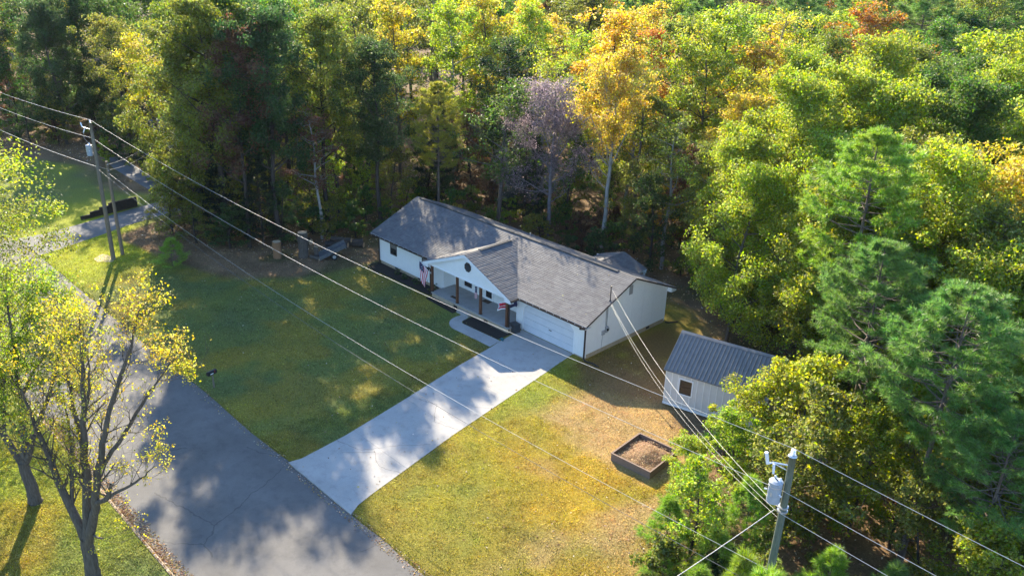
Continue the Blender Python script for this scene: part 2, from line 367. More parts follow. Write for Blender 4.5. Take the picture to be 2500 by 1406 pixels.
# driveway slabs with control joints, widening towards the road
DL = [(-6.05, .02), (-5.75, -2.6), (-5.55, -3.4), (-5.0, -7), (-3.85, -12.8), (-3.05, -17.2), (-2.85, -19.2), (-2.75, -20.3), (-2.9, -20.9)]
DR = [(-1.08, .02), (-.93, -1.2), (-.55, -3), (.1, -7), (1.05, -12.8), (1.95, -17.2), (2.35, -19.2), (2.62, -20.3), (2.95, -20.9)]
drv = empty('driveway'); drv['kind'] = 'structure'
def lerp(a, b, t): return (a[0]+(b[0]-a[0])*t, a[1]+(b[1]-a[1])*t)
def along(P, y):
    for a, b in zip(P[:-1], P[1:]):
        if b[1] <= y <= a[1]:
            t = (a[1]-y)/(a[1]-b[1]); return lerp(a, b, t)
    return P[-1]
cuts = [.02, -3.05, -7.4, -12.2, -16.6, -21.0]
for a, b in zip(cuts[:-1], cuts[1:]):
    ys = [a]+[q[1] for q in DL if b < q[1] < a]+[b]
    yl = [(along(DL, y)[0], y) for y in ys]; yr = [(along(DR, y)[0], y) for y in ys]
    yl[-1] = (yl[-1][0], b+.008); yr[-1] = (yr[-1][0], b+.008)
    sheet('driveway_slab', yl+yr[::-1], .02, .16, M['concrete'], drv)
def crack(pts, parent, z, wd=.018, seed=0):
    rr = random.Random(seed); q = []
    for a, b in zip(pts[:-1], pts[1:]):
        n = max(2, int(math.dist(a, b)/.25))
        for i in range(n): t = i/n; q.append((a[0]+(b[0]-a[0])*t+rr.uniform(-.05, .05), a[1]+(b[1]-a[1])*t+rr.uniform(-.05, .05)))
    q.append(pts[-1]); vs = []; fs = []
    for i, (x, y) in enumerate(q):
        a = q[max(i-1, 0)]; b = q[min(i+1, len(q)-1)]; d = Vector((b[0]-a[0], b[1]-a[1], 0)).normalized(); n = Vector((-d.y, d.x, 0))*wd*rr.uniform(.4, 1)/2
        vs += [(x+n.x, y+n.y, z), (x-n.x, y-n.y, z)]
        if i: fs.append((2*i-2, 2*i-1, 2*i+1, 2*i))
    MB().add(vs, fs).build('crack', M['crackfill'], parent)
crack([(-3.0, -17.9), (-1.2, -17.4), (-.2, -15.6), (.9, -14.2)], drv, .024, seed=1)
crack([(-1.8, -18.4), (-.6, -17.0), (.7, -17.6), (1.9, -17.1)], drv, .024, seed=2)
crack([(-4.1, -11.9), (-2.2, -11.2), (-.8, -12.6), (.9, -12.0)], drv, .024, seed=3)
crack([(-.4, -9.6), (.5, -9.0)], drv, .024, seed=4)
crack([(-4.9, -5.2), (-3.1, -4.6), (-2.2, -4.9)], drv, .024, seed=5)

# curved front walk from the drive to the porch
def arc(cx, cy, r, a0, a1, n): return [(cx+r*math.cos(R(a0+(a1-a0)*i/n)), cy+r*math.sin(R(a0+(a1-a0)*i/n))) for i in range(n+1)]
walk = empty('front_walk'); walk['kind'] = 'structure'
outer = [(-5.62, -3.55), (-8.1, -3.6)]+arc(-9.35, -2.15, 1.48, 265, 165, 10)+[(-11.35, -1.22)]
inner = [(-10.25, -1.22), (-10.12, -1.6)]+arc(-9.5, -2.05, .52, 170, 255, 8)+[(-8.1, -2.5), (-5.95, -2.42), (-5.80, -2.42)]
sheet('walk_slab', (outer+inner)[::-1], .026, .14, M['concrete'], walk)
# mulch beds
def mulch(name, pts, z=.05, seed=0):
    o = sheet(name, pts, z, .12, M['mulch']); o['kind'] = 'structure'; return o
mulch('mulch_bed', [(-6.1, -2.36), (-8.1, -2.44)]+arc(-9.5, -2.05, .46, 255, 170, 6)+[(-10.0, -1.5), (-9.8, -1.24), (-6.3, -1.24), (-6.05, -.9)], .045)
mulch('mulch_bed', [(-23.1, -.02), (-23.0, -1.25), (-20.8, -1.35), (-15.3, -1.2), (-15.0, -.6), (-14.85, -.02)], .05)
mulch('mulch_bed', [(-14.8, -1.24), (-14.9, -1.75), (-11.5, -1.95), (-11.4, -1.24)], .046)

# neighbour's drive and path
nd = [(-48.6, -20.95), (-43.2, -20.95), (-43.5, -19.6), (-44.7, -16.0), (-46.0, -12.5), (-46.9, -9), (-47.5, -5), (-47.5, 2), (-51.5, 2), (-51.4, -6), (-50.6, -9.9), (-49.4, -14.6), (-48.5, -18.5)]
tag(sheet('neighbour_driveway', nd, .012, .1, M['asphalt2']), kind='structure')
tag(sheet('neighbour_path', [(-71, -5.2), (-65.8, -5.9), (-56.5, -6.2), (-51.5, -6.4), (-51.5, -4.2), (-57, -4.3), (-66, -3.6), (-71, -3)], .012, .1, M['asphalt2']), kind='structure')

# ------------------------------------------------------------------ house
house = empty('ranch_house', (0, 0, 0))
tag(house, 'white ranch house with charcoal shingle roof, porch gable and garage', 'house')
HX0, HD, EV = -23.25, 8.98, .58
ZE, ZR, RY = 2.77, 4.92, 4.49
SL = (ZR-ZE)/(RY+EV)
def zmain(y): return ZE+SL*((y+EV) if y < RY else (2*RY-y+EV))
PX, PZ, PSL, PYF = -10.85, 4.76, .412, -1.36     # porch ridge
PHW = 4.9

def wall(name, p0, p1, zb, top, openings, mat, parent, pitch=.205, gap=.012, thick=.12, proud=.012):
    """vertical board siding: boards stand proud of a backing, grooves stay open"""
    p0 = Vector((*p0, 0)); p1 = Vector((*p1, 0)); Lw = (p1-p0).length; d = (p1-p0)/Lw; n = Vector((d.y, -d.x, 0)); mb = MB()
    ts = set(np.round(np.arange(0, Lw, pitch), 4)) | {round(Lw, 4)}
    for o in openings: ts |= {round(o[0], 4), round(o[1], 4)}
    ts = sorted(ts); ts = [t for i, t in enumerate(ts) if i == 0 or t-ts[i-1] > .004]
    boards = set(np.round(np.arange(0, Lw, pitch), 4))
    for a, b in zip(ts[:-1], ts[1:]):
        m = (a+b)/2; spans = [(zb, None)]
        for (o0, o1, z0, z1) in openings:
            if o0 <= m <= o1:
                ns = []
                for (s0, s1) in spans:
                    if z0 > s0: ns.append((s0, z0))
                    ns.append((z1, s1))
                spans = ns
        for (s0, s1) in spans:
            ta, tb = (top(a), top(b)) if s1 is None else (s1, s1)
            if min(ta, tb) <= s0+.005: continue
            def pc(t, z, off): q = p0+d*t+n*off; return (q.x, q.y, z)
            for (aa, bb, o0_, o1_) in ((a, b, -thick, 0), (a+(gap if round(a, 4) in boards else 0), b, 0, proud)):
                vs = [pc(aa, s0, o1_), pc(bb, s0, o1_), pc(bb, s0, o0_), pc(aa, s0, o0_), pc(aa, ta, o1_), pc(bb, tb, o1_), pc(bb, tb, o0_), pc(aa, ta, o0_)]
                mb.add(vs, [(3,2,1,0),(4,5,6,7),(0,1,5,4),(1,2,6,5),(2,3,7,6),(3,0,4,7)])
    return mb.build(name, mat, parent)

flat = lambda z: (lambda t: z)
GDX0, GDX1, GDZ = -5.95, -1.08, 2.2
WIN1 = (-21.72, -20.82, 1.28, 2.36); WIN2 = (-17.5, -16.6, 1.28, 2.36)
wall('front_wall', (HX0, 0), (-14.8, 0), .30, flat(2.96), [(w_[0]-HX0, w_[1]-HX0, w_[2], w_[3]) for w_ in (WIN1, WIN2)], M['white'], house)
wall('front_wall', (-6.6, 0), (0, 0), .12, flat(2.96), [(GDX0+6.6, GDX1+6.6, .0, GDZ)], M['white'], house)
wall('porch_wall', (-14.8, 1.15), (-6.6, 1.15), .44, flat(2.78), [(1.2, 2.07, .74, 1.74), (3.6, 4.48, .0, 2.45)], M['white'], house)
wall('porch_side_wall', (-14.8, -.002), (-14.8, 1.15), .44, flat(2.78), [], M['white'], house)
wall('porch_side_wall', (-6.6, 1.15), (-6.6, -.002), .12, flat(2.78), [], M['white'], house)
wall('gable_wall', (0, .002), (0, HD), .34, lambda t: zmain(t)-.03, [], M['white'], house, pitch=1.22, gap=.006, proud=.008)
wall('gable_wall', (HX0, HD), (HX0, .002), .30, lambda t: zmain(HD-t)-.03, [], M['white'], house)
wall('back_wall', (0, HD), (HX0, HD), .30, flat(2.96), [], M['white'], house)
# foundation
fb = MB()
fb.box(HX0+.06, -14.86, .06, .3, -.3, .30); fb.box(-.30, -.05, .05, HD-.05, -.3, .34); fb.box(HX0+.05, -.3, HD-.3, HD-.06, -.3, .30); fb.box(HX0+.05, HX0+.3, .3, HD-.3, -.3, .30)
fb.box(-6.55, GDX0, .03, .3, -.3, .12); fb.box(GDX1, -.05, .03, .3, -.3, .12)
fb.build('foundation', M['block'], house)
fv = MB(); fv.box(-.06, -.010, .02, HD-.02, -.2, .335); fv.build('foundation_face', M['block'], house)
for x in (-21.0, -17.9, -15.7): MB().box(x-.2, x+.2, .03, .055, .10, .26).build('foundation_vent', M['black'], house)
MB().box(-.009, .004, 6.8, 7.2, .10, .27).build('foundation_vent', M['black'], house)
# corner boards and trim
for (x, y) in ((0, 0), (HX0, 0)): pass
for b_ in ((-6.62, -6.52, -.030, -.013, .12, 2.9), (-.10, .012, -.030, -.013, .12, 2.62), (.013, .028, -.03, .08, .16, 2.62), (.013, .026, HD-.1, HD, .16, 2.66), (-14.88, -14.785, -.030, -.013, .30, 2.9)): MB().box(*b_).build('corner_trim', M['white_trim'], house)

# roof -------------------------------------------------------------
roof = MB()
def slab(mb, P, t, mi=0):        # thin slab below a plane polygon
    mb.prism([(x, y, z-t) for x, y, z in P], (0, 0, t-.004), mi)
X0, X1 = HX0-.42, .42
slab(roof, [(X0, -EV, ZE), (X1, -EV, ZE), (X1, RY, ZR), (X0, RY, ZR)], .12)
slab(roof, [(X0, RY, ZR), (X1, RY, ZR), (X1, 2*RY+EV, ZE), (X0, 2*RY+EV, ZE)], .12)
roofo = roof.build('roof', M['white_trim'], house)
def course_mesh(name, c0, c1, ds, nrm, e, row, thick=.026, lap=.05):
    """one shingle course between two ends of its lower edge"""
    c0 = Vector(c0); c1 = Vector(c1); ds = Vector(ds); nrm = Vector(nrm); d = (c1-c0); Lc = d.length; d = d/Lc
    mb = MB(); ns = max(1, int(Lc/.9)); rr = random.Random(row*31+int(Lc*10))
    pr = []
    for i in range(ns+1):
        q = c0+d*(Lc*i/ns); j = rr.uniform(-.006, .006); th = thick*rr.uniform(.8, 1.2)
        pr.append([q+ds*j, q+ds*j+nrm*th, q+ds*(e+lap)+nrm*.004, q+ds*(e+lap)])
    vs = [v for p in pr for v in p]; fs = []
    for i in range(ns):
        for k in range(4): fs.append((4*i+k, 4*i+4+k, 4*i+4+(k+1) % 4, 4*i+(k+1) % 4))
    fs += [(0, 1, 2, 3), (4*ns+3, 4*ns+2, 4*ns+1, 4*ns)]
    mb.add(vs, fs); me = mb.mesh(name, M['shingle']); uv = me.uv_layers.new(name='UVMap')
    us = np.empty((len(me.loops), 2), np.float32)
    for l in me.loops: us[l.index] = ((Vector(vs[l.vertex_index])-c0).dot(d)+row*.0, (row+.5)*.148)
    uv.data.foreach_set('uv', us.ravel()); return me
def add_courses(c0f, c1f, ds, nrm, n, e, row0=0):
    for i in range(n):
        link('shingle_course', course_mesh('shingle_course', c0f(i*e), c1f(i*e), ds, nrm, e, row0+i), roofo)
SLEN = math.hypot(RY+EV, ZR-ZE); NC = 37; EXP = SLEN/NC
dF = Vector((0, RY+EV, ZR-ZE)).normalized(); nF = Vector((0, -dF.z, dF.y))
add_courses(lambda s: (X0-.02, -EV-.02+dF.y*s, ZE+dF.z*s), lambda s: (X1+.02, -EV-.02+dF.y*s, ZE+dF.z*s), dF, nF, NC, EXP)
dB = Vector((0, -dF.y, dF.z)); nB = Vector((0, dF.z, dF.y))
add_courses(lambda s: (X1+.02, 2*RY+EV+.02-dF.y*s, ZE+dF.z*s), lambda s: (X0-.02, 2*RY+EV+.02-dF.y*s, ZE+dF.z*s), dB, nB, NC, EXP, 3)
# porch gable roof: courses run back until they die into the main slope (the valley)
pz_e = PZ-PSL*PHW; PS = math.hypot(PHW, PSL*PHW); NP = 36; EP = PS/NP
def yint(z): return (z-ZE)/SL-EV
for sgn in (1, -1):
    dP = Vector((-sgn*PHW, 0, PSL*PHW)).normalized(); nP = Vector((sgn*dP.z, 0, abs(dP.x)))
    for i in range(NP):
        x = PX+sgn*(PHW+.02)-sgn*abs(dP.x)*EP*i; z = pz_e+dP.z*EP*i
        yb = max(yint(z)+.10, PYF+.9)
        a = (x, PYF-.03, z); b = (x, yb, z)
        if sgn < 0: a, b = b, a
        link('shingle_course', course_mesh('shingle_course', a, b, dP, nP, EP, i, .03), roofo)
prf = MB()
for sgn in (1, -1):
    P = [(PX+sgn*PHW, PYF, pz_e), (PX+sgn*PHW, yint(pz_e)+.1, pz_e), (PX, yint(PZ)+.05, PZ), (PX, PYF, PZ)]
    slab(prf, P if sgn > 0 else P[::-1], .11)
prf.build('porch_roof', M['white_trim'], house)
# ridge vents and caps
def ridge_cap(name, a, b, hw, slp, th, mat, seg=.33):
    a = Vector(a); b = Vector(b); d = (b-a).normalized(); side = Vector((d.y, -d.x, 0)); n = max(1, int((b-a).length/seg)); mb = MB(); Ls = (b-a).length/n
    for i in range(n):
        p = a+d*Ls*i; q = a+d*(Ls*(i+1)+.03); t = th*(1.0 if i % 2 else .86)
        for s in (1, -1):
            e = side*s*hw+Vector((0, 0, -hw*slp))
            u = Vector((0, 0, t))
            vs = [p, p+e, q+e, q, p+u, p+e+u*.9, q+e+u*.9, q+u]
            mb.add(vs, [(0,1,2,3),(7,6,5,4),(0,4,5,1),(1,5,6,2),(2,6,7,3),(3,7,4,0)])
    o = mb.build(name, mat, roofo); return o
ridge_cap('ridge_vent', (X0+.5, RY, ZR+.05), (-1.2, RY, ZR+.05), .16, SL, .035, M['shingle'])
MB().box(X0+.52, -1.22, RY-.15, RY+.15, ZR-.06, ZR+.045).build('ridge_vent_slot', M['black'], roofo)
ridge_cap('ridge_cap', (X0-.02, RY, ZR+.012), (X1+.02, RY, ZR+.012), .15, SL, .014, M['shingle'])
ridge_cap('ridge_cap', (PX, PYF-.03, PZ+.012), (PX, yint(PZ)+.1, PZ+.012), .15, PSL, .014, M['shingle'])
ridge_cap('ridge_vent', (PX, PYF+1.5, PZ+.05), (PX, yint(PZ)-.8, PZ+.05), .16, PSL, .03, M['shingle'])
MB().box(PX-.15, PX+.15, PYF+1.52, yint(PZ)-.82, PZ-.06, PZ+.045).build('ridge_vent_slot', M['black'], roofo)
for x, y in ((-4.2, 5.6), (-11.5, 6.2)): MB().tube([(x, y, zmain(y)-.1), (x, y, zmain(y)+.35)], .05, 10).build('vent_pipe', M['galv'], roofo)
# low gabled roof over the rear porch
bw = MB(); bx, bz0, bhw = -5.9, 3.30, 2.3
for sgn in (1, -1):
    P = [(bx+sgn*bhw, 11.3, 2.52), (bx+sgn*bhw, 8.6, 2.52), (bx, 7.6, bz0), (bx, 11.3, bz0)]
    slab(bw, P[::-1] if sgn > 0 else P, .1)
bwo = bw.build('rear_porch_roof', M['white_trim'], house)
dR = Vector((-bhw, 0, bz0-2.52)).normalized(); LR = math.hypot(bhw, bz0-2.52)
for sgn in (1, -1):
    dq = Vector((sgn*dR.x, 0, dR.z)); nq = Vector((sgn*dR.z, 0, -dR.x))
    for i in range(18):
        s = LR/18*i; x = bx+sgn*bhw+dq.x*s; z = 2.52+dq.z*s; a = (x, 8.3, z); b = (x, 11.33, z)
        if sgn > 0: a, b = b, a
        link('shingle_course', course_mesh('shingle_course', a, b, dq, nq, LR/18, i+5, .016), bwo)
pp = MB()
for x in (-8.4, -3.65): pp.box(x-.06, x+.06, 11.0, 11.12, -.2, 2.45)
pp.box(-8.5, -3.5, 11.01, 11.11, 2.3, 2.44); pp.build('rear_porch_post', M['white_trim'], house)

# fascia, soffit, gutters ------------------------------------------
fa = MB()
fa.box(X0, PX-PHW-.05, -EV-.012, -EV-.001, ZE-.19, ZE-.015); fa.box(PX+PHW-.05, X1, -EV-.012, -EV-.001, ZE-.19, ZE-.015)
fa.box(X0+.02, -14.9, -EV, -.02, ZE-.21, ZE-.195); fa.box(-6.5, X1-.02, -EV, -.02, ZE-.21, ZE-.195)
fa.box(X0, X1, 2*RY+EV+.001, 2*RY+EV+.012, ZE-.19, ZE-.015)
# boxed eave return at the back corner of the gable
fa.prism([(0.03, HD+.0, 2.55), (.03, 2*RY+EV, 2.55), (.03, 2*RY+EV, 2.66), (.03, HD, 2.9)], (X1-.04, 0, 0))
fa.build('fascia', M['white_trim'], house)
# dark drip edge along the gable rakes
for x in (X1+.021, X0-.036):
    for (ya, za, yb, zb) in ((-EV, ZE, RY, ZR), (RY, ZR, 2*RY+EV, ZE)):
        MB().prism([(x, ya, za-.10), (x, yb, zb-.10), (x, yb, zb+.004), (x, ya, za+.004)], (.015, 0, 0)).build('drip_edge', M['bronze'], house)
def gutter(x0, x1, name='gutter'):
    mb = MB(); y = -EV-.014; z = ZE-.02
    mb.box(x0, x1, y-.12, y-.11, z-.11, z); mb.box(x0, x1, y-.11, y, z-.11, z-.10); mb.box(x0, x1, y-.008, y, z-.10, z-.005)
    mb.box(x0, x0+.008, y-.11, y-.008, z-.1, z-.004); mb.box(x1-.008, x1, y-.11, y-.008, z-.1, z-.004)
    mb.box(x0, x1, y-.124, y-.104, z, z+.012)
    return mb.build(name, M['bronze'], house)
g1 = gutter(X0, PX-PHW+.1); g2 = gutter(PX+PHW+.12, X1)
for g_, a, b in ((g1, X0+.3, PX-PHW-.1), (g2, PX+PHW+.3, X1-.2)):
    n = int((b-a)/.62)
    for i in range(n+1):
        x = a+(b-a)*i/n; MB().box(x-.022, x+.022, -EV-.165, -EV-.14, ZE-.015, ZE+.02).build('light_clip', M['porcelain'], g_)
pg = MB(); xg = PX+PHW+.01
pg.box(xg, xg+.11, PYF, -EV-.02, pz_e-.14, pz_e-.01); pg.build('gutter', M['bronze'], house)
pg = MB(); xg = PX-PHW-.01
pg.box(xg-.11, xg, PYF, -EV-.15, pz_e-.14, pz_e-.01); pg.build('gutter', M['bronze'], house)
def downspout(pts, w_=.05):
    mb = MB()
    for a, b in zip(pts[:-1], pts[1:]):
        a = Vector(a); b = Vector(b); d = (b-a).normalized(); a2 = a-d*.03; b2 = b+d*.03; rf = Vector((0, 1, 0)) if abs(d.z) > .6 else Vector((0, 0, 1))
        x = d.cross(rf).normalized()*w_; y = d.cross(x).normalized()*w_*.8
        mb.add([a2-x-y, a2+x-y, a2+x+y, a2-x+y, b2-x-y, b2+x-y, b2+x+y, b2-x+y], [(0,1,2,3),(7,6,5,4),(0,4,5,1),(1,5,6,2),(2,6,7,3),(3,7,4,0)])
    mb.build('downspout', M['bronze'], house)
downspout([(-.02, -EV-.07, ZE-.12), (-.02, -EV-.07, ZE-.25), (-.02, -.075, 2.3), (-.02, -.075, .08)])
downspout([(HX0+.02, -EV-.07, ZE-.12), (HX0+.02, -EV-.07, ZE-.25), (HX0+.02, -.075, 2.3), (HX0+.02, -.075, .08)])
downspout([(-6.35, -1.06, 2.62), (-6.35, -1.06, .1)], .055)
downspout([(-15.66, -1.2, 2.6), (-15.66, -1.2, 2.45), (-15.06, -1.13, 2.25), (-15.06, -1.13, .1)], .05)

# porch -------------------------------------------------------------
MB().box(-14.85, -6.25, -1.24, 1.15, .35, .45).build('porch_slab', M['concrete_grey'], house)
MB().box(-14.80, -6.30, -1.20, -1.0, -.3, .35).build('porch_foundation', M['block'], house)
MB().box(-14.80, -14.6, -1.0, 0, -.3, .35).build('porch_foundation', M['block'], house)
MB().box(-6.5, -6.30, -1.0, 0, -.3, .35).build('porch_foundation', M['block'], house)
for x in (-12.0, -8.6): MB().box(x-.2, x+.2, -1.225, -1.201, .05, .25).build('foundation_vent', M['black'], house)
MB().box(-11.4, -10.15, -1.62, -1.245, -.1, .2).build('porch_step', M['concrete_grey'], house)
for x in (-14.88, -11.91, -9.30, -6.51):
    pm = MB(); pm.box(x-.085, x+.085, -1.185, -1.015, .45, 2.68); post = pm.build('porch_post', M['post_wood'], house)
    MB().box(x-.10, x+.10, -1.20, -1.0, .451, .52).build('post_base', M['bronze'], post)
# gable front with beam
gb = MB(); zb_ = 2.66
gh = lambda x: PZ-PSL*abs(x-PX)-.13
gb.prism([(-15.1, -1.05, zb_), (-6.35, -1.05, zb_), (-6.35, -1.05, gh(-6.35)), (PX, -1.05, gh(PX)), (-15.1, -1.05, gh(-15.1))], (0, -.14, 0))
gbo = gb.build('porch_gable', M['white'], house)
MB().box(-15.12, -6.33, -1.215, -1.191, zb_-.02, zb_+.10).build('porch_beam_trim', M['white_trim'], house)
rk = MB()
for sgn in (1, -1):
    xe = PX+sgn*(PHW+.0)
    P = [(xe, PYF-.002, pz_e-.26), (PX, PYF-.002, PZ-.26), (PX, PYF-.002, PZ-.02), (xe, PYF-.002, pz_e-.02)]
    rk.prism(P if sgn > 0 else P[::-1], (0, -.02, 0))
    xa = PX+sgn*(PHW-.62)   # boxed return
    P = [(xe, PYF, pz_e-.28), (xa, PYF, pz_e-.28), (xa, PYF, pz_e+PSL*.5), (xe, PYF, pz_e-.02)]
    rk.prism(P if sgn < 0 else P[::-1], (0, .16, 0))
rk.build('rake_board', M['white_trim'], house)
MB().box(-15.0, -6.4, -1.04, 1.15, 2.70, 2.72).build('porch_ceiling', M['white_trim'], house)
# octagonal gable vent
ov = MB(); c = Vector((-10.62, -1.192, 3.80))
def octo(r, y, n=8): return [(c.x+r*math.cos(R(22.5+45*i)), y, c.z+r*1.05*math.sin(R(22.5+45*i))) for i in range(n)]
o1, o2 = octo(.36, -1.24), octo(.27, -1.24)
ov.add(o1+o2, [(i, (i+1) % 8, 8+(i+1) % 8, 8+i) for i in range(8)]); ov.add(o1+octo(.36, -1.19), [(i, 8+i, 8+(i+1) % 8, (i+1) % 8) for i in range(8)]); ov.add(o2+octo(.27, -1.2), [(i, (i+1) % 8, 8+(i+1) % 8, 8+i) for i in range(8)])
ovo = ov.build('gable_vent', M['frame_dark'], house)
MB().add(octo(.268, -1.2), [tuple(range(8))]).build('vent_back', M['black'], ovo)
for i in range(6):
    z = c.z-.2+i*.08; hw_ = min(.26, .40-abs(z-c.z)); MB().box(c.x-hw_*.85, c.x+hw_*.85, -1.232, -1.205, z-.012, z+.014).build('louvre_slat', M['steel_grey'], ovo)
# windows and doors -------------------------------------------------
def window(x0, x1, z0, z1, y, parent, fr=M['frame_dark'], sash=True, sill=True, fw_=.06, blind=False):
    mb = MB(); a = y-.03
    mb.box(x0, x1, a, y+.05, z0, z0+fw_); mb.box(x0, x1, a, y+.05, z1-fw_, z1); mb.box(x0, x0+fw_, a, y+.05, z0+fw_, z1-fw_); mb.box(x1-fw_, x1, a, y+.05, z0+fw_, z1-fw_)
    if sash: zm = (z0+z1)/2; mb.box(x0+fw_, x1-fw_, y-.012, y+.04, zm-.025, zm+.025)
    o = mb.build('window', fr, parent)
    if sash:
        MB().box(x0+fw_, x1-fw_, y+.012, y+.022, z0+fw_, zm-.025).build('pane', M['glass'], o); MB().box(x0+fw_, x1-fw_, y+.004, y+.014, zm+.025, z1-fw_).build('pane', M['glass'], o)
        if blind:
            for i in range(5): zz = zm+.06+i*.075; MB().box(x0+fw_+.01, x1-fw_-.01, y-.004, y+.002, zz, zz+.045).build('blind_slat', M['blind'], o)
    else: MB().box(x0+fw_, x1-fw_, y+.012, y+.022, z0+fw_, z1-fw_).build('pane', M['glass'], o)
    if sill: MB().box(x0-.04, x1+.04, y-.05, y-.014, z0-.05, z0-.002).build('sill', fr, o)
    return o
window(*WIN1, 0, house, sill=False, blind=True); window(*WIN2, 0, house, sill=False, blind=True)
window(-13.6, -12.73, .74, 1.74, 1.15, house, sill=False)
wt = MB(); wt.box(-13.68, -12.65, 1.112, 1.136, .66, .735); wt.box(-13.68, -12.65, 1.112, 1.136, 1.745, 1.82); wt.box(-13.68, -13.605, 1.112, 1.136, .735, 1.745); wt.box(-12.725, -12.65, 1.112, 1.136, .735, 1.745)
wt.build('window_trim', M['white_trim'], house)
dm = MB(); dm.box(-11.2, -10.32, 1.10, 1.16, .455, 2.45); door = dm.build('front_door', M['white_trim'], house)
MB().box(-11.08, -10.44, 1.09, 1.099, .64, 2.30).build('pane', M['glass'], door)
MB().box(-11.24, -11.205, 1.09, 1.137, .455, 2.5).build('door_jamb', M['white_trim'], door); MB().box(-10.315, -10.28, 1.09, 1.137, .455, 2.5).build('door_jamb', M['white_trim'], door)
MB().box(-10.43, -10.38, 1.04, 1.10, 1.38, 1.5).build('door_handle', M['black'], door)
# garage door: four sections, clipped top corners
gd = empty('garage_door', (0, 0, 0)); gd.parent = house
zs = [.03, .56, 1.09, 1.62, 2.2]
for i in range(4):
    if i < 3: MB().box(GDX0, GDX1, .07, .11, zs[i], zs[i+1]-.02).build('door_section', M['door_white'], gd)
    else: MB().prism([(GDX0, .11, zs[3]), (GDX1, .11, zs[3]), (GDX1, .11, GDZ), (GDX0, .11, GDZ)], (0, -.04, 0)).build('door_section', M['door_white'], gd)
gc = MB(); ch = .42
for (xa, s) in ((GDX0, 1), (GDX1, -1)):
    gc.prism([(xa, .015, GDZ), (xa+s*ch, .015, GDZ), (xa, .015, GDZ-ch)][::s], (0, -.03, 0))
gc.build('corner_gusset', M['white'], house)
gj = MB(); gj.box(GDX0-.10, GDX0-.001, -.028, -.013, .05, GDZ-ch); gj.box(GDX1+.001, GDX1+.10, -.028, -.013, .05, GDZ-ch); gj.box(GDX0+ch, GDX1-ch, -.028, -.013, GDZ+.001, GDZ+.10)
for (xa, s) in ((GDX0, 1), (GDX1, -1)): gj.prism([(xa, -.013, GDZ-ch), (xa-s*.1, -.013, GDZ-ch), (xa+s*ch, -.013, GDZ+.1), (xa+s*ch, -.013, GDZ)][::-s], (0, -.015, 0))
gj.build('garage_trim', M['white_trim'], house)
MB().box(-3.45, -3.2, .04, .068, .93, .98).build('lift_handle', M['black'], gd)
# gable end fittings
lv = MB(); lv.box(.009, .03, 4.35, 4.75, 3.55, 4.25); lvo = lv.build('louvre_vent', M['meter'], house)
for i in range(8): MB().box(.031, .04, 4.39, 4.71, 3.6+i*.08, 3.64+i*.08).build('louvre_slat', M['blind'], lvo)
mt = MB(); mt.tube([(.06, 2.05, 1.85), (.06, 2.05, 3.52)], .035, 8); mt.tube([(.06, 1.92, 1.7), (.06, 1.92, 3.45)], .015, 6); mt.build('conduit', M['meter'], house)
mt = MB(); mt.box(.012, .14, 1.95, 2.2, 1.45, 1.87); mt.box(.012, .11, 1.60, 1.90, 1.35, 1.65); mt.box(.012, .08, 2.24, 2.36, 1.5, 1.72); mo = mt.build('meter_box', M['meter'], house)
MB().tube([(.14, 2.08, 1.66), (.21, 2.08, 1.66)], .085, 14).build('meter_dial', M['glass'], mo)
MB().tube([(.03, 1.74, 1.36), (.03, 1.70, .9), (.03, 1.66, .2)], .012, 6).build('ground_cable', M['meter'], house)
WHY = 2.0; wz = zmain(WHY)
wh = MB(); wh.tube([(.24, WHY, wz-.35), (.24, WHY, wz+1.05)], .035, 10); wh.tube([(.24, WHY, wz+1.03), (.27, WHY-.03, wz+1.12), (.34, WHY-.1, wz+1.1)], [.05, .06, .055], 10)
wh.tube([(.24, WHY, wz-.02), (.24, WHY, wz+.1)], [.11, .04], 10); wh.build('service_mast', M['black'], house)

# things on and about the porch ----------------------------------------
def flag_mesh(name, mats, S, drop, lean, nu=26, nv=14, canton=(11, 7), length=1.5, amp=.10, seed=0, stripes=True):
    """limp flag hanging from a slanting staff; S(v) gives the hoist edge"""
    mb = MB(); rr = random.Random(seed); vs = []
    for j in range(nv+1):
        v = j/nv; b = Vector(S(v))
        for i in range(nu+1):
            u = i/nu; fold = math.sin(v*9+u*3+seed)*amp*min(1, u*3); fold2 = math.cos(v*14+u*5)*amp*.5*u
            q = b+Vector(lean)*(u*length*.22)+Vector((0, 0, -1))*(u*length*(drop+.12*math.sin(v*5)))
            q += Vector((fold2, fold, 0))
            cx = Vector(S(.5)); q.x += (cx.x-b.x)*u*.45
            vs.append(q)
    fs = []; ms = []
    for j in range(nv):
        for i in range(nu):
            a = j*(nu+1)+i; fs.append((a, a+1, a+nu+2, a+nu+1)); ms.append((i, j))
    for f, (i, j) in zip(fs, ms):
        if j >= nv-canton[1] and i < canton[0]: m_ = 2
        else: m_ = 0 if j % 2 == 0 else 1
        mb.f.append(f); mb.m.append(m_)
    mb.v = [tuple(q) for q in vs]
    return mb.mesh(name, mats)
def starred(name):
    m, nt, N, L, P = newmat(name); tc = N.new('ShaderNodeTexCoord'); v = N.new('ShaderNodeTexVoronoi'); v.inputs['Scale'].default_value = 9; L.new(tc.outputs['Object'], v.inputs['Vector'])
    lt = N.new('ShaderNodeMath'); lt.operation = 'LESS_THAN'; lt.inputs[1].default_value = .22; L.new(v.outputs['Distance'], lt.inputs[0])
    mx = N.new('ShaderNodeMix'); mx.data_type = 'RGBA'; L.new(lt.outputs[0], mx.inputs[0]); mx.inputs[6].default_value = (.02, .024, .075, 1); mx.inputs[7].default_value = (.75, .75, .78, 1); L.new(mx.outputs[2], P.inputs['Base Color']); P.inputs['Roughness'].default_value = .8
    return m
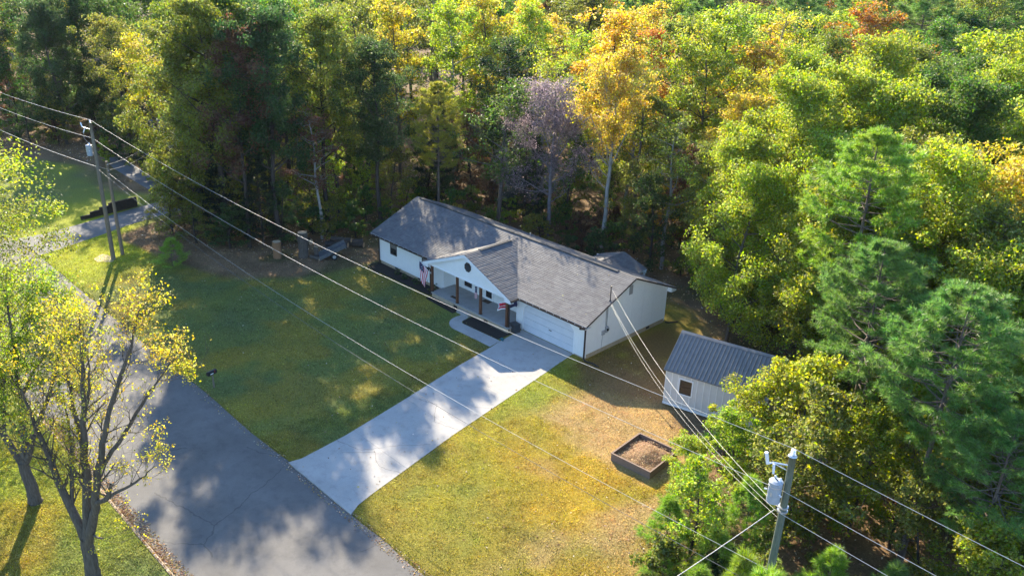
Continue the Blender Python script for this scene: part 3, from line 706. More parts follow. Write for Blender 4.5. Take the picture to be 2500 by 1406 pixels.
M['stars'] = starred('starred_navy')
fl = empty('porch_flag', (-14.95, -1.3, 1.9)); tag(fl, 'American flag hanging limp from a slanted staff on the left porch post', 'flag')
MB().tube([(0, .10, .1), (-.05, -.06, .25), (-.85, -.32, 1.02)], .016, 8).build('staff', M['white_trim'], fl)
MB().tube([(-.85, -.32, 1.02), (-.90, -.335, 1.07)], [.04, .01], 8).build('finial', M['galv'], fl)
link('cloth', flag_mesh('cloth', [M['red'], M['flagwhite'], M['stars']], lambda v: (-.12-.70*v, -.085-.23*v, .31+.68*v), 1.0, (-.35, -.1, 0), length=1.5, amp=.07, seed=2), fl)
MB().box(.0, .06, .095, .13, .02, .2).build('bracket', M['galv'], fl)
f2 = empty('wall_flag', (-6.5, -.9, 1.7)); tag(f2, 'dark navy, red and white flag behind the right porch post', 'flag')
MB().tube([(.04, -.08, .1), (.05, .30, .62), (.08, .85, .82)], .016, 8).build('staff', M['black'], f2)
cl = MB(); vs = []; nu, nv = 18, 8
for j in range(nv+1):
    for i in range(nu+1):
        u = i/nu; v = j/nv
        vs.append((.12-1.5*u+.05*math.sin(v*7+u*4), .62-.35*u+.08*math.sin(u*11+v*2), .72-.62*(1-v)-.75*u*(.75+.25*u)+.05*math.sin(u*9)))
for j in range(nv):
    for i in range(nu):
        a = j*(nu+1)+i
        if u is not None: pass
        m_ = 2 if i < 7 else (1 if (j in (0, 7) or i == 17 or j in (3,)) else 0)
        if i < 7 and 3 <= i <= 4 and 3 <= j <= 5: m_ = 1
        cl.f.append((a, a+1, a+nu+2, a+nu+1)); cl.m.append(m_)
cl.v = vs; cl.build('cloth', [M['red'], M['flagwhite'], M['navy']], f2)
wsk = empty('windsock', (-9.62, -1.28, 2.6)); tag(wsk, 'starred navy windsock with striped tails hanging beside the third porch post', 'windsock')
MB().tube([(0, 0, -.02), (0, 0, -.45)], [.085, .075], 12, cap=False).build('sleeve', M['stars'], wsk)
for i in range(8):
    a = i*math.pi/4; x, y = .075*math.cos(a), .075*math.sin(a)
    MB().box(x-.018, x+.018, y-.004, y+.004, -.92, -.43).build('tail', M['red'] if i % 2 else M['flagwhite'], wsk)
MB().tube([(0, 0, .06), (0, 0, -.02)], .004, 5).build('cord', M['black'], wsk)
tag(MB().box(-11.0, -10.28, .56, .98, .4505, .468).build('door_mat', M['mat_brown']), 'brown doormat lying in front of the white front door', 'doormat')
tag(MB().box(-13.2, -12.5, -.75, -.45, .4505, .458).build('porch_mat', M['mat_brown']), 'small faded mat on the porch slab behind the second post', 'mat')
# deck box by the garage
bb = empty('deck_box', (-6.12, -.62, .05), R(-8)); tag(bb, 'dark grey plastic storage box beside the garage corner', 'storage box')
m_ = MB(); m_.prism([(-.30, -.24, 0), (.30, -.24, 0), (.30, .24, 0), (-.30, .24, 0)], (0, 0, .60)); m_.build('body', M['plastic_dark'], bb)
m_ = MB(); m_.box(-.335, .335, -.275, .275, .602, .65); m_.box(-.28, .28, -.22, .22, .65, .675); m_.build('lid', M['plastic_dark'], bb)
MB().box(-.14, .14, -.262, -.241, .44, .50).build('handle', M['black'], bb)
# shepherd hook
hk = empty('shepherd_hook', (-16.0, -.72, .05)); tag(hk, 'thin black shepherd hook stuck in the mulch left of the porch', 'garden hook')
MB().tube([(.18, 0, -.1), (.14, 0, .35), (.06, 0, .75)]+[(.06-.13+.13*math.cos(a), 0, .75+.16*math.sin(a)) for a in np.linspace(0, math.pi, 9)]+[(-.22, 0, .62)], .012, 6).build('rod', M['black'], hk)
MB().tube([(-.22, 0, .35), (-.22, 0, .62)], .05, 8).build('feeder', M['navy'], hk)
tag(MB().prism([(-5.98, -2.3, .047), (-5.55, -2.35, .047), (-5.75, -2.05, .047), (-6.0, -2.0, .047)], (0, 0, .04)).build('folded_tarp', M['teal']), 'teal folded tarp lying at the walk corner by the drive', 'tarp')
# corrugated drain pipes
def pipe(pts, label):
    mb = MB(); P = [Vector(p) for p in pts]; path = []; rad = []
    for a, b in zip(P[:-1], P[1:]):
        n = max(2, int((b-a).length/.05))
        for i in range(n): path.append(a+(b-a)*i/n); rad.append(.055 if len(rad) % 2 else .047)
    path.append(P[-1]); rad.append(.05); o = mb.tube(path, rad, 8).build('drain_pipe', M['tubing']); tag(o, label, 'drain pipe', 'black drain pipes at the downspouts')
pipe([(-.02, -.09, .08), (.25, -.2, .05), (.75, -.05, .05), (1.35, -.12, .05)], 'black corrugated drain pipe on dirt at the garage corner')
pipe([(.18, 8.9, .08), (.35, 9.1, .05), (.75, 9.75, .05)], 'black corrugated drain pipe at the rear corner of the gable wall')
pipe([(HX0, -.16, .08), (HX0-.1, -.9, .05), (-22.9, -1.5, .05)], 'black drain pipe bending round the left house corner')
pipe([(HX0+.1, -.2, .10), (-23.2, -1.35, .09), (-21.2, -1.62, .09)], 'pale grey edged drain pipe along the left mulch bed')

# ------------------------------------------------------------------ shed
shed = empty('garden_shed', (7.05, -.72, 0), R(13)); tag(shed, 'white board and batten shed with charcoal ribbed metal roof behind branches', 'shed')
SW, SD2, SZ, SRZ = 6.4, 2.35, 2.5, 4.05
m_ = MB(); m_.box(0, SW, .0, .08, .22, 1.12); m_.box(0, .95, 0, .08, 1.12, 2.08); m_.box(1.72, 5.3, 0, .08, 1.12, 2.08); m_.box(6.07, SW, 0, .08, 1.12, 2.08); m_.box(0, SW, 0, .08, 2.08, SZ)
m_.box(0, SW, 2*SD2-.08, 2*SD2, .22, SZ)
for x in (0, SW-.08): m_.prism([(x, .08, .22), (x, 2*SD2-.08, .22), (x, 2*SD2-.08, SZ), (x, SD2, SRZ-.12), (x, .08, SZ)], (.08, 0, 0))
m_.build('wall', M['shed_wall_shaded'], shed)
MB().box(-.02, SW+.02, -.03, 2*SD2+.03, .10, .22).build('skid', M['white_trim'], shed)
for i in range(4):
    for y in (.3, 2*SD2-.3): MB().box(i*1.9+.1, i*1.9+.5, y-.2, y+.2, -.15, .10).build('pier_block', M['block'], shed)
x = 0.0; i = 0
while x < SW:
    if not (.90 < x < 1.77 or 5.25 < x < 6.12): MB().box(x, x+.045, -.02, -.001, .22, SZ-.03).build('batten', M['shed_batten_lit'], shed)
    else:
        MB().box(x, x+.045, -.02, -.001, .22, 1.04).build('batten', M['shed_batten_lit'], shed); MB().box(x, x+.045, -.02, -.001, 2.16, SZ-.03).build('batten', M['shed_batten_lit'], shed)
    x += .405
y = .4
while y < 2*SD2-.3:
    top = SZ+(SRZ-SZ)*(1-abs(y-SD2)/SD2)-.2; MB().box(-.02, -.001, y, y+.045, .22, top).build('batten', M['shed_batten_lit'], shed); y += .405
for wx in (.95, 5.3):
    t = MB(); t.box(wx-.07, wx+.84, -.028, -.001, 1.05, 1.12); t.box(wx-.07, wx+.84, -.028, -.001, 2.08, 2.15); t.box(wx-.07, wx, -.028, -.001, 1.12, 2.08); t.box(wx+.77, wx+.84, -.028, -.001, 1.12, 2.08)
    wo = t.build('window', M['white_trim'], shed)
    f_ = MB(); f_.box(wx, wx+.04, .01, .05, 1.12, 2.08); f_.box(wx+.73, wx+.77, .01, .05, 1.12, 2.08); f_.box(wx+.04, wx+.73, .01, .05, 1.12, 1.16); f_.box(wx+.04, wx+.73, .01, .05, 2.04, 2.08); f_.box(wx+.04, wx+.73, .015, .045, 1.58, 1.62)
    f_.build('sash', M['frame_dark'], wo)
    for z0, z1 in ((1.16, 1.58), (1.62, 2.04)): MB().box(wx+.04, wx+.73, .026, .034, z0, z1).build('pane', M['glass'], wo)
sl = (SRZ-SZ)/SD2; ove = .12
rf = MB()
for s in (1, -1):
    ya = SD2-s*(SD2+ove); za = SZ-ove*sl+.06
    P = [(-.12, ya, za), (SW+.12, ya, za), (SW+.12, SD2, SRZ+.06), (-.12, SD2, SRZ+.06)]
    rf.prism([(a, b, c_-.06) for a, b, c_ in (P if s > 0 else P[::-1])], (0, 0, .06))
sro = rf.build('roof', M['shed_roof'], shed)
ds = Vector((0, SD2+ove, (SD2+ove)*sl)); 
for s in (1, -1):
    x = -.1
    while x < SW+.12:
        ya = SD2-s*(SD2+ove); za = SZ-ove*sl+.06
        a = Vector((x, ya, za)); b = Vector((x, SD2-s*.16, SRZ+.06-.16*sl)); mb = MB()
        mb.prism([a+Vector((-.034, 0, .001)), a+Vector((.034, 0, .001)), a+Vector((.02, 0, .05)), a+Vector((-.02, 0, .05))], b-a); mb.build('roof_rib', M['shed_roof'], sro); x += .245
rc = MB()
for s in (1, -1):
    P = [(-.13, SD2, SRZ+.105), (SW+.13, SD2, SRZ+.105), (SW+.13, SD2-s*.17, SRZ+.105-.17*sl), (-.13, SD2-s*.17, SRZ+.105-.17*sl)]
    rc.prism(P if s < 0 else P[::-1], (0, 0, -.012))
rc.build('ridge_cap', M['shed_roof'], sro)
# raised garden bed
bed = empty('raised_garden_bed', (8.71, -7.76, 0), R(4)); tag(bed, 'weathered brown board raised bed heaped with dry straw compost', 'garden bed')
BW, BL = 2.55, 2.8
for nm, a in (('near', (0, BW, 0, .045)), ('far', (0, BW, BL-.045, BL)), ('l', (0, .045, .046, BL-.046)), ('r', (BW-.045, BW, .046, BL-.046))):
    for z0 in (-.05, .205): MB().box(a[0], a[1], a[2], a[3], z0, z0+.25).build('board', M['bedwood'], bed)
cp = MB(); cp.box(-.02, BW+.02, -.025, .07, .456, .478); cp.box(-.02, BW+.02, BL-.07, BL+.025, .456, .478); cp.box(-.02, .07, .071, BL-.071, .456, .478); cp.box(BW-.07, BW+.02, .071, BL-.071, .456, .478); cp.build('cap_rail', M['bedwood'], bed)
n = 26; vs = []; fs = []
for j in range(n+1):
    for i in range(n+1):
        x = .05+(BW-.1)*i/n; y = .05+(BL-.1)*j/n; e = min(i, n-i, j, n-j)/n
        vs.append((x, y, .16+.30*math.exp(-((x-1.4)**2+(y-1.5)**2)/.7)+float(fbm(x, y, .5, 6))*.22*min(1, e*8)))
        if i < n and j < n: a = j*(n+1)+i; fs.append((a, a+1, a+n+2, a+n+1))
MB().add(vs, fs).build('compost', M['bedsoil'], bed, smooth=True)
srng = np.random.default_rng(3); qx = srng.uniform(.1, BW-.1, 1500); qy = srng.uniform(.1, BL-.1, 1500); qz = .22+.30*np.exp(-((qx-1.4)**2+(qy-1.5)**2)/.7)+fbm(qx, qy, .5, 6)*.22
qa = srng.uniform(0, 6.28, 1500); ql = srng.uniform(.05, .16, 1500); qd = np.stack([np.cos(qa)*ql, np.sin(qa)*ql, srng.uniform(-.03, .06, 1500)], 1); qn = np.stack([-np.sin(qa), np.cos(qa), 0*qa], 1)*.012; qc = np.stack([qx, qy, qz], 1)
qcol = np.array([[.34, .17, .07], [.46, .30, .13], [.20, .09, .05], [.50, .38, .20]])[srng.integers(0, 4, 1500)]
so_ = link('straw', np_mesh('straw', np.stack([qc-qn, qc+qn, qc+qd], 1).reshape(-1, 3), np.arange(4500).reshape(-1, 3), M['leaf_tint'], colors=np.repeat(qcol, 3, 0)), bed); so_['kind'] = 'stuff'

# ------------------------------------------------------------------ mailbox
mb_ = empty('mailbox', (-12.95, -20.25, 0), R(14)); tag(mb_, 'black mailbox with white number plate on a post by the road edge', 'mailbox')
MB().box(-.04, .04, -.04, .04, -.2, .98).build('post', M['pole'], mb_)
pr = [(-.11, .985), (.11, .985), (.11, 1.13)]+[(.11*math.cos(a), 1.13+.11*math.sin(a)) for a in np.linspace(.3, math.pi-.3, 8)]+[(-.11, 1.13)]
MB().prism([(x, .28, z) for x, z in pr], (0, -.62, 0)).build('box', M['black'], mb_)
MB().prism([(x*.97, -.342, .985+(z-.985)*.97) for x, z in pr], (0, -.02, 0)).build('door', M['black'], mb_)
MB().box(.1105, .114, -.22, .0, 1.03, 1.09).build('number_plate', M['sign_white'], mb_)
MB().box(.1105, .118, .1, .12, 1.05, 1.22).build('signal_flag', M['red'], mb_)

# ------------------------------------------------------------------ poles and lines
def pole(x, y, h, r0_, r1_, mat, label, lean=(0, 0)):
    e = empty('utility_pole', (x, y, 0)); tag(e, label, 'utility pole')
    pts = []; rad = []
    for i in range(13): t = i/12; pts.append((lean[0]*t+.02*math.sin(t*9), lean[1]*t, -.4+(h+.4)*t)); rad.append(r0_+(r1_-r0_)*t)
    MB().tube(pts, rad, 12).build('post', mat, e, smooth=True); return e
def insulator(e, p, s=1.0, n=4):
    x, y, z = p; pts = []; rad = []
    for i in range(n): pts += [(x, y, z+i*.05*s), (x, y, z+(i*.05+.02)*s), (x, y, z+(i*.05+.03)*s)]; rad += [.025*s, .06*s, .03*s]
    MB().tube(pts, rad, 10).build('insulator', M['porcelain'], e)
def transformer(e, x, y, z, r, h):
    a = [(x, y, z-.03), (x, y, z), (x, y, z+h), (x, y, z+h+.05), (x, y, z+h+.10)]
    t = MB().tube(a, [r*.75, r, r, r*1.05, r*.6], 20).build('transformer', M['trafo'], e)
    MB().tube([(x, y, z+h*.82), (x, y, z+h*.88)], r*1.03, 20).build('rim_band', M['galv'], t)
    for dx, dy in ((r*.5, r*.2), (-r*.4, r*.3)):
        pts = [(x+dx, y+dy, z+h+.02+i*.04) for i in range(6)]; MB().tube(pts, [.05, .03, .055, .03, .05, .02], 8).build('bushing', M['porcelain'], t)
    for s in (-1, 1): MB().tube([(x+s*r, y-.1, z+h*.55), (x+s*(r+.09), y-.14, z+h*.55)], .03, 8).build('terminal', M['porcelain'], t)
    MB().box(x-r*.15, x+r*.15, y-r-.004, y-r+.02, z+h*.4, z+h*.6).build('plate', M['galv'], t)
    return t
pL = pole(-38.4, -16.6, 11.6, .19, .125, M['pole'], 'tall weathered utility pole with grey transformer left of the lawn')
transformer(pL, -.32, -.30, 8.95, .24, .78); insulator(pL, (0, 0, 11.6), 1.2)
MB().box(-.30, -.12, -.33, -.10, 9.1, 9.2).build('hanger', M['galv'], pL)
MB().tube([(0, 0, 11.05), (-.75, -.35, 11.15)], .03, 6).build('bracket', M['galv'], pL)
MB().tube([(-.55, -.25, 11.2), (-.72, -.4, 10.75)], [.05, .045], 10).build('cutout_fuse', M['porcelain'], pL); MB().tube([(-.8, -.38, 11.15), (-.95, -.42, 11.5)], [.055, .05], 10).build('surge_arrester', M['porcelain'], pL)
MB().tube([(-.72, -.4, 10.75), (-.6, -.45, 10.3), (-.36, -.3, 9.95)], .012, 5).build('jumper_wire', M['wire'], pL)
p2 = pole(-39.0, -15.6, 8.15, .16, .115, M['pole'], 'shorter pale utility pole standing behind the transformer pole at left', (-.2, 0))
for z in (7.9, 7.4, 7.1): MB().box(-.18-.03, -.18+.14, -.06, .06, z-.03, z+.03).build('clamp', M['galv'], p2)
pR = pole(22.1, -15.5, 10.75, .165, .12, M['pole_green'], 'greenish utility pole with transformer rising from the trees at lower right')
insulator(pR, (0, 0, 10.75), 1.5)
MB().tube([(0, 0, 10.75), (0, 0, 10.8)], [.16, .12], 12).build('pole_cap', M['galv'], pR)
transformer(pR, -.26, -.33, 8.9, .235, .78)
MB().tube([(0, 0, 10.35), (-.45, -.42, 10.45), (-.55, -.55, 10.42)], .03, 6).build('bracket', M['galv'], pR); MB().tube([(0, 0, 10.1), (-.40, -.38, 10.4)], .018, 6).build('brace', M['galv'], pR)
MB().tube([(-.58, -.55, 10.4), (-.66, -.62, 10.85)], [.06, .065], 10).build('cutout_fuse', M['porcelain'], pR); MB().tube([(-.42, -.4, 10.4), (-.36, -.45, 10.05)], [.05, .04], 8).build('surge_arrester', M['porcelain'], pR)
MB().tube([(-.40, -.44, 10.1), (-.30, -.45, 9.95), (-.2, -.3, 9.75)], .014, 5).build('jumper_wire', M['black'], pR)
for z in (8.45, 8.62): MB().tube([(-.0, 0, z), (0, 0, z+.05)], .19, 14).build('band_clamp', M['galv'], pR)
def cable(a, b, sag, label, r=.014, mat=None, name='power_line', n=48, cat='power line'):
    a = Vector(a); b = Vector(b); pts = [a+(b-a)*(i/n)-Vector((0, 0, sag*4*(i/n)*(1-i/n))) for i in range(n+1)]
    o = MB().tube(pts, r, 5, cap=False).build(name, mat or M['wire'], smooth=True); tag(o, label, cat, 'overhead lines across the yard'); return o
Lx, Ly, Rx, Ry = -38.4, -16.6, 22.1, -15.5
cable((Lx, Ly, 11.84), (Rx, Ry, 11.05), 1.15, 'topmost bright power line strung between the two transformer poles', .0085)
cable((Lx+.1, Ly, 10.35), (Rx, Ry-.15, 9.35), 1.25, 'second bright power line below the topmost one across the lawn', .0085)
cable((-39.1, -15.6, 7.15), (Rx, Ry-.18, 5.9), 1.35, 'thick lower telephone cable crossing the driveway', .008)
cable((Lx+.1, Ly-.15, 8.0), (Rx, Ry-.2, 5.0), 1.6, 'lowest thin dark cable crossing the driveway and dry lawn', .010, M['wire_dark'])
far = Vector((-112, -18.5, 0))
cable((Lx, Ly, 11.84), far+Vector((0, 0, 12)), 1.4, 'topmost line running left from the transformer pole', .011)
cable((Lx-.1, Ly, 10.35), far+Vector((0, 0, 10.4)), 1.5, 'second line running left from the transformer pole', .011)
cable((Lx-.1, Ly-.1, 8.05), far+Vector((0, 0, 8.2)), 1.6, 'lower cable running left from the transformer pole', .014)
cable((-39.1, -15.6, 7.5), (Lx, Ly, 8.1), .05, 'short cable linking the two left poles', .014)
cable((-39.2, -15.6, 7.85), (-62, -.5, 5.2), .7, 'service drop from the short pole to the hidden neighbour house', .010)
cable((-39.2, -15.6, 7.4), (-62, 0, 4.8), .9, 'lower service drop from the short pole to the neighbour house', .009)
far2 = Vector((88, -13.5, 0))
cable((Rx, Ry, 11.05), far2+Vector((0, 0, 11.2)), 1.3, 'topmost line leaving the right pole to the lower right corner', .010)
cable((Rx, Ry-.15, 9.35), far2+Vector((0, 0, 9.6)), 1.4, 'second line leaving the right pole to the lower right corner', .010)
cable((Rx, Ry-.18, 8.45), far2+Vector((0, 0, 8.5)), 1.5, 'telephone cable leaving the right pole to the lower right', .010)
cable((Rx-.15, Ry-.1, 8.6), (.26, WHY, wz+.95), .85, 'pale service drop from right pole to the mast on the garage roof', .0065)
cable((Rx-.15, Ry, 8.3), (.30, WHY-.02, wz-.05), 1.0, 'lower service cable reaching the garage gable wall', .005)
cable((Rx-.15, Ry, 8.1), (.30, WHY-.06, wz-.12), 1.15, 'yellowish lowest service cable reaching the garage gable wall', .005)
cable((Rx-.2, Ry-.2, 8.5), (18, -34, 6), .5, 'thick twisted service drop from the right pole across the road', .014)

# sandy patch at the pole foot
sp = [(-39.0+1.15*math.cos(a)*(.85+.25*math.sin(3*a)), -17.2+.85*math.sin(a)*(.9+.15*math.cos(2*a))) for a in np.linspace(0, 2*math.pi, 22)[:-1]]
tag(sheet('sand_patch', sp, .012, .05, M['sand']), kind='structure')
# retaining wall of stepped timbers by the neighbour's drive
rw = empty('retaining_wall', (-50.2, -15.0, 0), R(98)); tag(rw, 'dark stepped timber retaining wall beside the neighbour driveway', 'retaining wall')
for i in range(6):
    for j in range(1+min(i+1, 4)):
        MB().box(i*.95, i*.95+.94, .0, .2, -.1+j*.22, .115+j*.22).build('timber', M['timber_dark'], rw)
# neighbour house, mostly hidden by leaves
nb = empty('neighbour_house', (-74, 1.2, 0), R(12)); tag(nb, 'grey roofed neighbour house half hidden behind the yellow tree', 'house')
wall('wall', (0, 0), (11, 0), .1, flat(2.9), [(7.0, 8.0, 1.0, 2.2), (3, 4, .1, 2.2)], M['white'], nb); wall('wall', (11, 0), (11, 7), .1, flat(2.9), [(2.5, 3.6, 1.0, 2.2)], M['white'], nb)
wall('wall', (11, 7), (0, 7), .1, flat(2.9), [], M['white'], nb); wall('wall', (0, 7), (0, 0), .1, flat(2.9), [], M['white'], nb)
window(7.0, 8.0, 1.0, 2.2, 0, nb); MB().box(3, 4, .03, .08, .1, 2.2).build('door', M['post_wood'], nb)
nr = MB()
a_, b_, c_, d_ = (-.5, -.5, 2.8), (11.5, -.5, 2.8), (11.5, 7.5, 2.8), (-.5, 7.5, 2.8); e_, f_ = (3.5, 3.5, 4.7), (7.5, 3.5, 4.7)
nr.add([a_, b_, c_, d_, e_, f_], [(0, 1, 5, 4), (1, 2, 5), (2, 3, 4, 5), (3, 0, 4), (3, 2, 1, 0)]); nro = nr.build('roof', M['shingle2'], nb)
MB().box(-.55, 11.55, -.56, -.5, 2.66, 2.82).build('gutter', M['white_trim'], nro)

# logs, stumps and trailer at the wood edge -----------------------------
def log(a, b, r, label, bark=None, name='log', group='logs heaped at the wood edge'):
    a = Vector(a); b = Vector(b); d = (b-a).normalized(); rr = random.Random(int(a.x*100)); n = 7
    pts = [a+(b-a)*i/n+Vector((rr.uniform(-.02, .02), rr.uniform(-.02, .02), rr.uniform(-.02, .02))) for i in range(n+1)]
    e = empty(name, a); tag(e, label, 'log' if name == 'log' else 'stump', group)
    MB().tube([p-a for p in pts], [r*rr.uniform(.93, 1.07) for _ in pts], 12, cap=False).build('bark', bark or M['bark_dark'], e, smooth=True)
    ends = MB()
    for p, dd in ((pts[0]-a, d*-.004), (pts[-1]-a, d*.004)):
        ref = Vector((0, 0, 1)) if abs(d.z) < .9 else Vector((1, 0, 0)); x = d.cross(ref).normalized(); y = d.cross(x)
        ends.add([p+dd+(x*math.cos(k*math.pi/6)+y*math.sin(k*math.pi/6))*r*.97 for k in range(12)], [tuple(range(12))])
    ends.build('cut_face', M['cutwood'], e)
log((-28.5, -4.3, -.05), (-28.45, -4.25, 2.3), .42, 'tall upright bark covered stump with pale broken top beside the logs', M['bark'], 'stump', 'stumps at the wood edge')
log((-29.9, -6.0, -.05), (-29.85, -6.0, 1.5), .36, 'orange brown split stump standing at the left of the log heap', M['rotwood'], 'stump', 'stumps at the wood edge')
log((-28.0, -3.3, -.05), (-28.0, -3.3, .9), .2, 'short thin stump right behind the tall stump', M['bark'], 'stump', 'stumps at the wood edge')
L_ = [((-33.6, -3.2, .3), (-30.6, -2.2, .34), .30, 'large dark log lying left behind the tall stump'), ((-29.9, -.6, .28), (-27.2, 1.1, .26), .27, 'thick log lying at the back of the heap'), ((-29.6, -1.3, .26), (-27.9, -.1, .27), .25, 'middle log in front of the back log'),
      ((-29.3, -.9, .72), (-27.8, .2, .70), .22, 'log resting on top of two others'), ((-28.9, -2.0, .2), (-27.5, -1.6, .2), .19, 'short log near the trailer'), ((-29.2, .6, .18), (-28.2, 1.7, .2), .17, 'thin pale log at the rear right of the heap'),
      ((-28.0, -3.9, .16), (-26.9, -3.7, .15), .15, 'small pale log beside the trailer wheel')]
for a, b, r, l in L_: log(a, b, r, l, M['bark_dark'] if r > .2 else M['bark'])
tr = empty('utility_trailer', (-26.9, -2.4, 0), R(62)); tag(tr, 'grey tipped utility trailer with a dusty wheel beside the logs', 'trailer')
Mt = Matrix.Translation((0, 0, .55)) @ Matrix.Rotation(R(-24), 4, 'Y')
MB().box(-1.2, 1.3, -.6, .6, -.03, .03, M=Mt).build('bed_panel', M['steel_grey'], tr); 
for y in (-.62, .58): MB().box(-1.2, 1.3, y, y+.04, .031, .30, M=Mt).build('side_panel', M['steel_grey'], tr)
MB().box(-2.0, -1.2, -.05, .05, -.06, .02, M=Mt).build('tow_bar', M['galv'], tr)
for y in (-.78, .66):
    wme = MB().tube([(.1, y, .32), (.1, y+.02, .32), (.1, y+.14, .32), (.1, y+.16, .32)], [.24, .32, .32, .24], 18).build('wheel', M['rubber'], tr)
    MB().tube([(.1, y-.004, .32), (.1, y+.164, .32)], .15, 12).build('rim', M['galv'], wme)

# ------------------------------------------------------------------ vegetation
def tubes_np(paths, n):
    V = []; F = []; b = 0
    ang = np.arange(n)*2*np.pi/n; ca, sa = np.cos(ang)[:, None], np.sin(ang)[:, None]
    for pts, rad in paths:
        pts = np.asarray(pts, float); k = len(pts); d = np.gradient(pts, axis=0); d /= np.linalg.norm(d, axis=1)[:, None]+1e-9
        m = d.mean(0); ref = np.array([0, 0, 1.]) if abs(m[2]) < .8*np.linalg.norm(m) else np.array([1., .3, 0])
        x = np.cross(d, ref); x /= np.linalg.norm(x, axis=1)[:, None]+1e-9; y = np.cross(d, x)
        rings = pts[:, None, :]+(x[:, None, :]*ca[None]+y[:, None, :]*sa[None])*np.asarray(rad, float)[:, None, None]
        V.append(rings.reshape(-1, 3)); i = np.arange(k-1)[:, None]*n; j = np.arange(n)[None]; j2 = (j+1) % n
        F.append((b+np.stack([i+j, i+j2, i+n+j2, i+n+j], -1)).reshape(-1, 4)); b += k*n
    return np.concatenate(V), np.concatenate(F)
def nrmz(a): return a/(np.linalg.norm(a, axis=-1, keepdims=True)+1e-9)
def leaves_np(rng, C, size, out=None, upb=.7, wr=.62):
    n = len(C); nr = rng.normal(size=(n, 3)); nr[:, 2] += upb*rng.choice([1, 1, -.2], n)
    if out is not None: nr += out*.5
    nr = nrmz(nr); a = nrmz(np.cross(nr, rng.normal(size=(n, 3)))); a[:, 2] -= .25; a = nrmz(a); b = np.cross(nr, a)
    s = (size*rng.uniform(.65, 1.3, n))[:, None]; w_ = s*wr
    V = np.stack([C-a*s*.5, C+b*w_*.5+nr*s*.10, C+a*s*.5, C-b*w_*.5+nr*s*.10], 1).reshape(-1, 3)
    return V, np.arange(4*n).reshape(-1, 4)
def blob(rng, c, r, n, fl=.75):
    d = nrmz(rng.normal(size=(n, 3))); q = d*(rng.uniform(0, 1, (n, 1))**.45)*r; q[:, 2] *= fl; return c+q, d

def gen_broadleaf(name, seed, H, Rc, cb, nl, leaf, per, nlimb=20, cpl=6, thin=0.0, rad=None, bark='bark', sides=6, gap=.12):
    rng = np.random.default_rng(seed); paths = []; r0_ = rad or .0125*H
    bend = rng.normal(0, .25, 2); top = np.array([bend[0]*2, bend[1]*2, H*.97])
    def axis_(z):
        t = z/H; return np.array([bend[0]*2*t*t+.12*math.sin(z*.7+seed), bend[1]*2*t*t+.12*math.cos(z*.6+seed), z])
    zz = np.linspace(-.3, H*.95, 12); paths.append((np.array([axis_(max(z, 0)) if z > 0 else np.array([0, 0, z]) for z in zz]), r0_*(1-.93*np.clip(zz/H, 0, 1)**1.1)+.012))
    env = lambda t: Rc*np.interp(t, [0, .12, .35, .65, .87, 1], [.45, .82, 1, .86, .52, .15])
    cl = []; sub = []
    for i in range(nlimb):
        t = (i+.5)/nlimb; t = t**.85; az = i*2.39996+rng.normal(0, .35); e = env(t)*rng.uniform(.5, 1.18); hz = (cb+t*(1-cb)*.97)*H
        st = max(hz-e*rng.uniform(.35, .75), cb*H*.72); a = axis_(st); b = np.array([a[0]+math.cos(az)*e, a[1]+math.sin(az)*e, hz+rng.uniform(-.3, .4)])
        m = (a+b)/2+np.array([0, 0, -.08*e])+rng.normal(0, .12, 3); m2 = a*.25+m*.5+b*.25
        r = max(.03, r0_*.42*(1-.6*t)); P = np.array([a, (a+m2)/2+rng.normal(0, .05, 3), m2, (m2+b)/2+rng.normal(0, .1, 3), b]); paths.append((P, [r, r*.8, r*.6, r*.4, .012]))
        for j in range(cpl):
            f = rng.uniform(.35, 1.05); k = min(int(f*4), 3); q = P[k]+(P[k+1]-P[k])*(f*4-k)
            off = rng.normal(0, .17*Rc, 3); off[2] = abs(off[2])*.7-.05*Rc; c = q+off
            if rng.uniform() < gap: continue
            cl.append(c); sub.append((np.array([q, (q+c)/2+rng.normal(0, .06, 3), c]), [r*.35+.006, r*.2+.006, .006]))
    for j in range(cpl+2):
        q = axis_(H*rng.uniform(.84, .97)); c = q+rng.normal(0, .16*Rc, 3); c[2] = min(c[2]+.2, H+.2); cl.append(c); sub.append((np.array([q, (q+c)/2, c]), [.03, .02, .008]))
    LC = []; LO = []
    for c in cl:
        rc = Rc*rng.uniform(.11, .26); n = int(per*rng.uniform(.5, 1.3)*(1-thin))
        q, d = blob(rng, c, rc, max(n, 4)); LC.append(q); LO.append(d)
    C = np.concatenate(LC); O = np.concatenate(LO); keep = C[:, 2] > cb*H*.6; C = C[keep]; O = O[keep]
    V, F = leaves_np(rng, C, leaf, O)
    tv, tf = tubes_np(paths, sides); sv, sf = tubes_np(sub, 3)
    T = np_mesh(name+'_trunk', np.concatenate([tv, sv]), np.concatenate([tf, sf+len(tv)]), M[bark], True)
    return T, np_mesh(name+'_crown', V, F, M['leaf'])

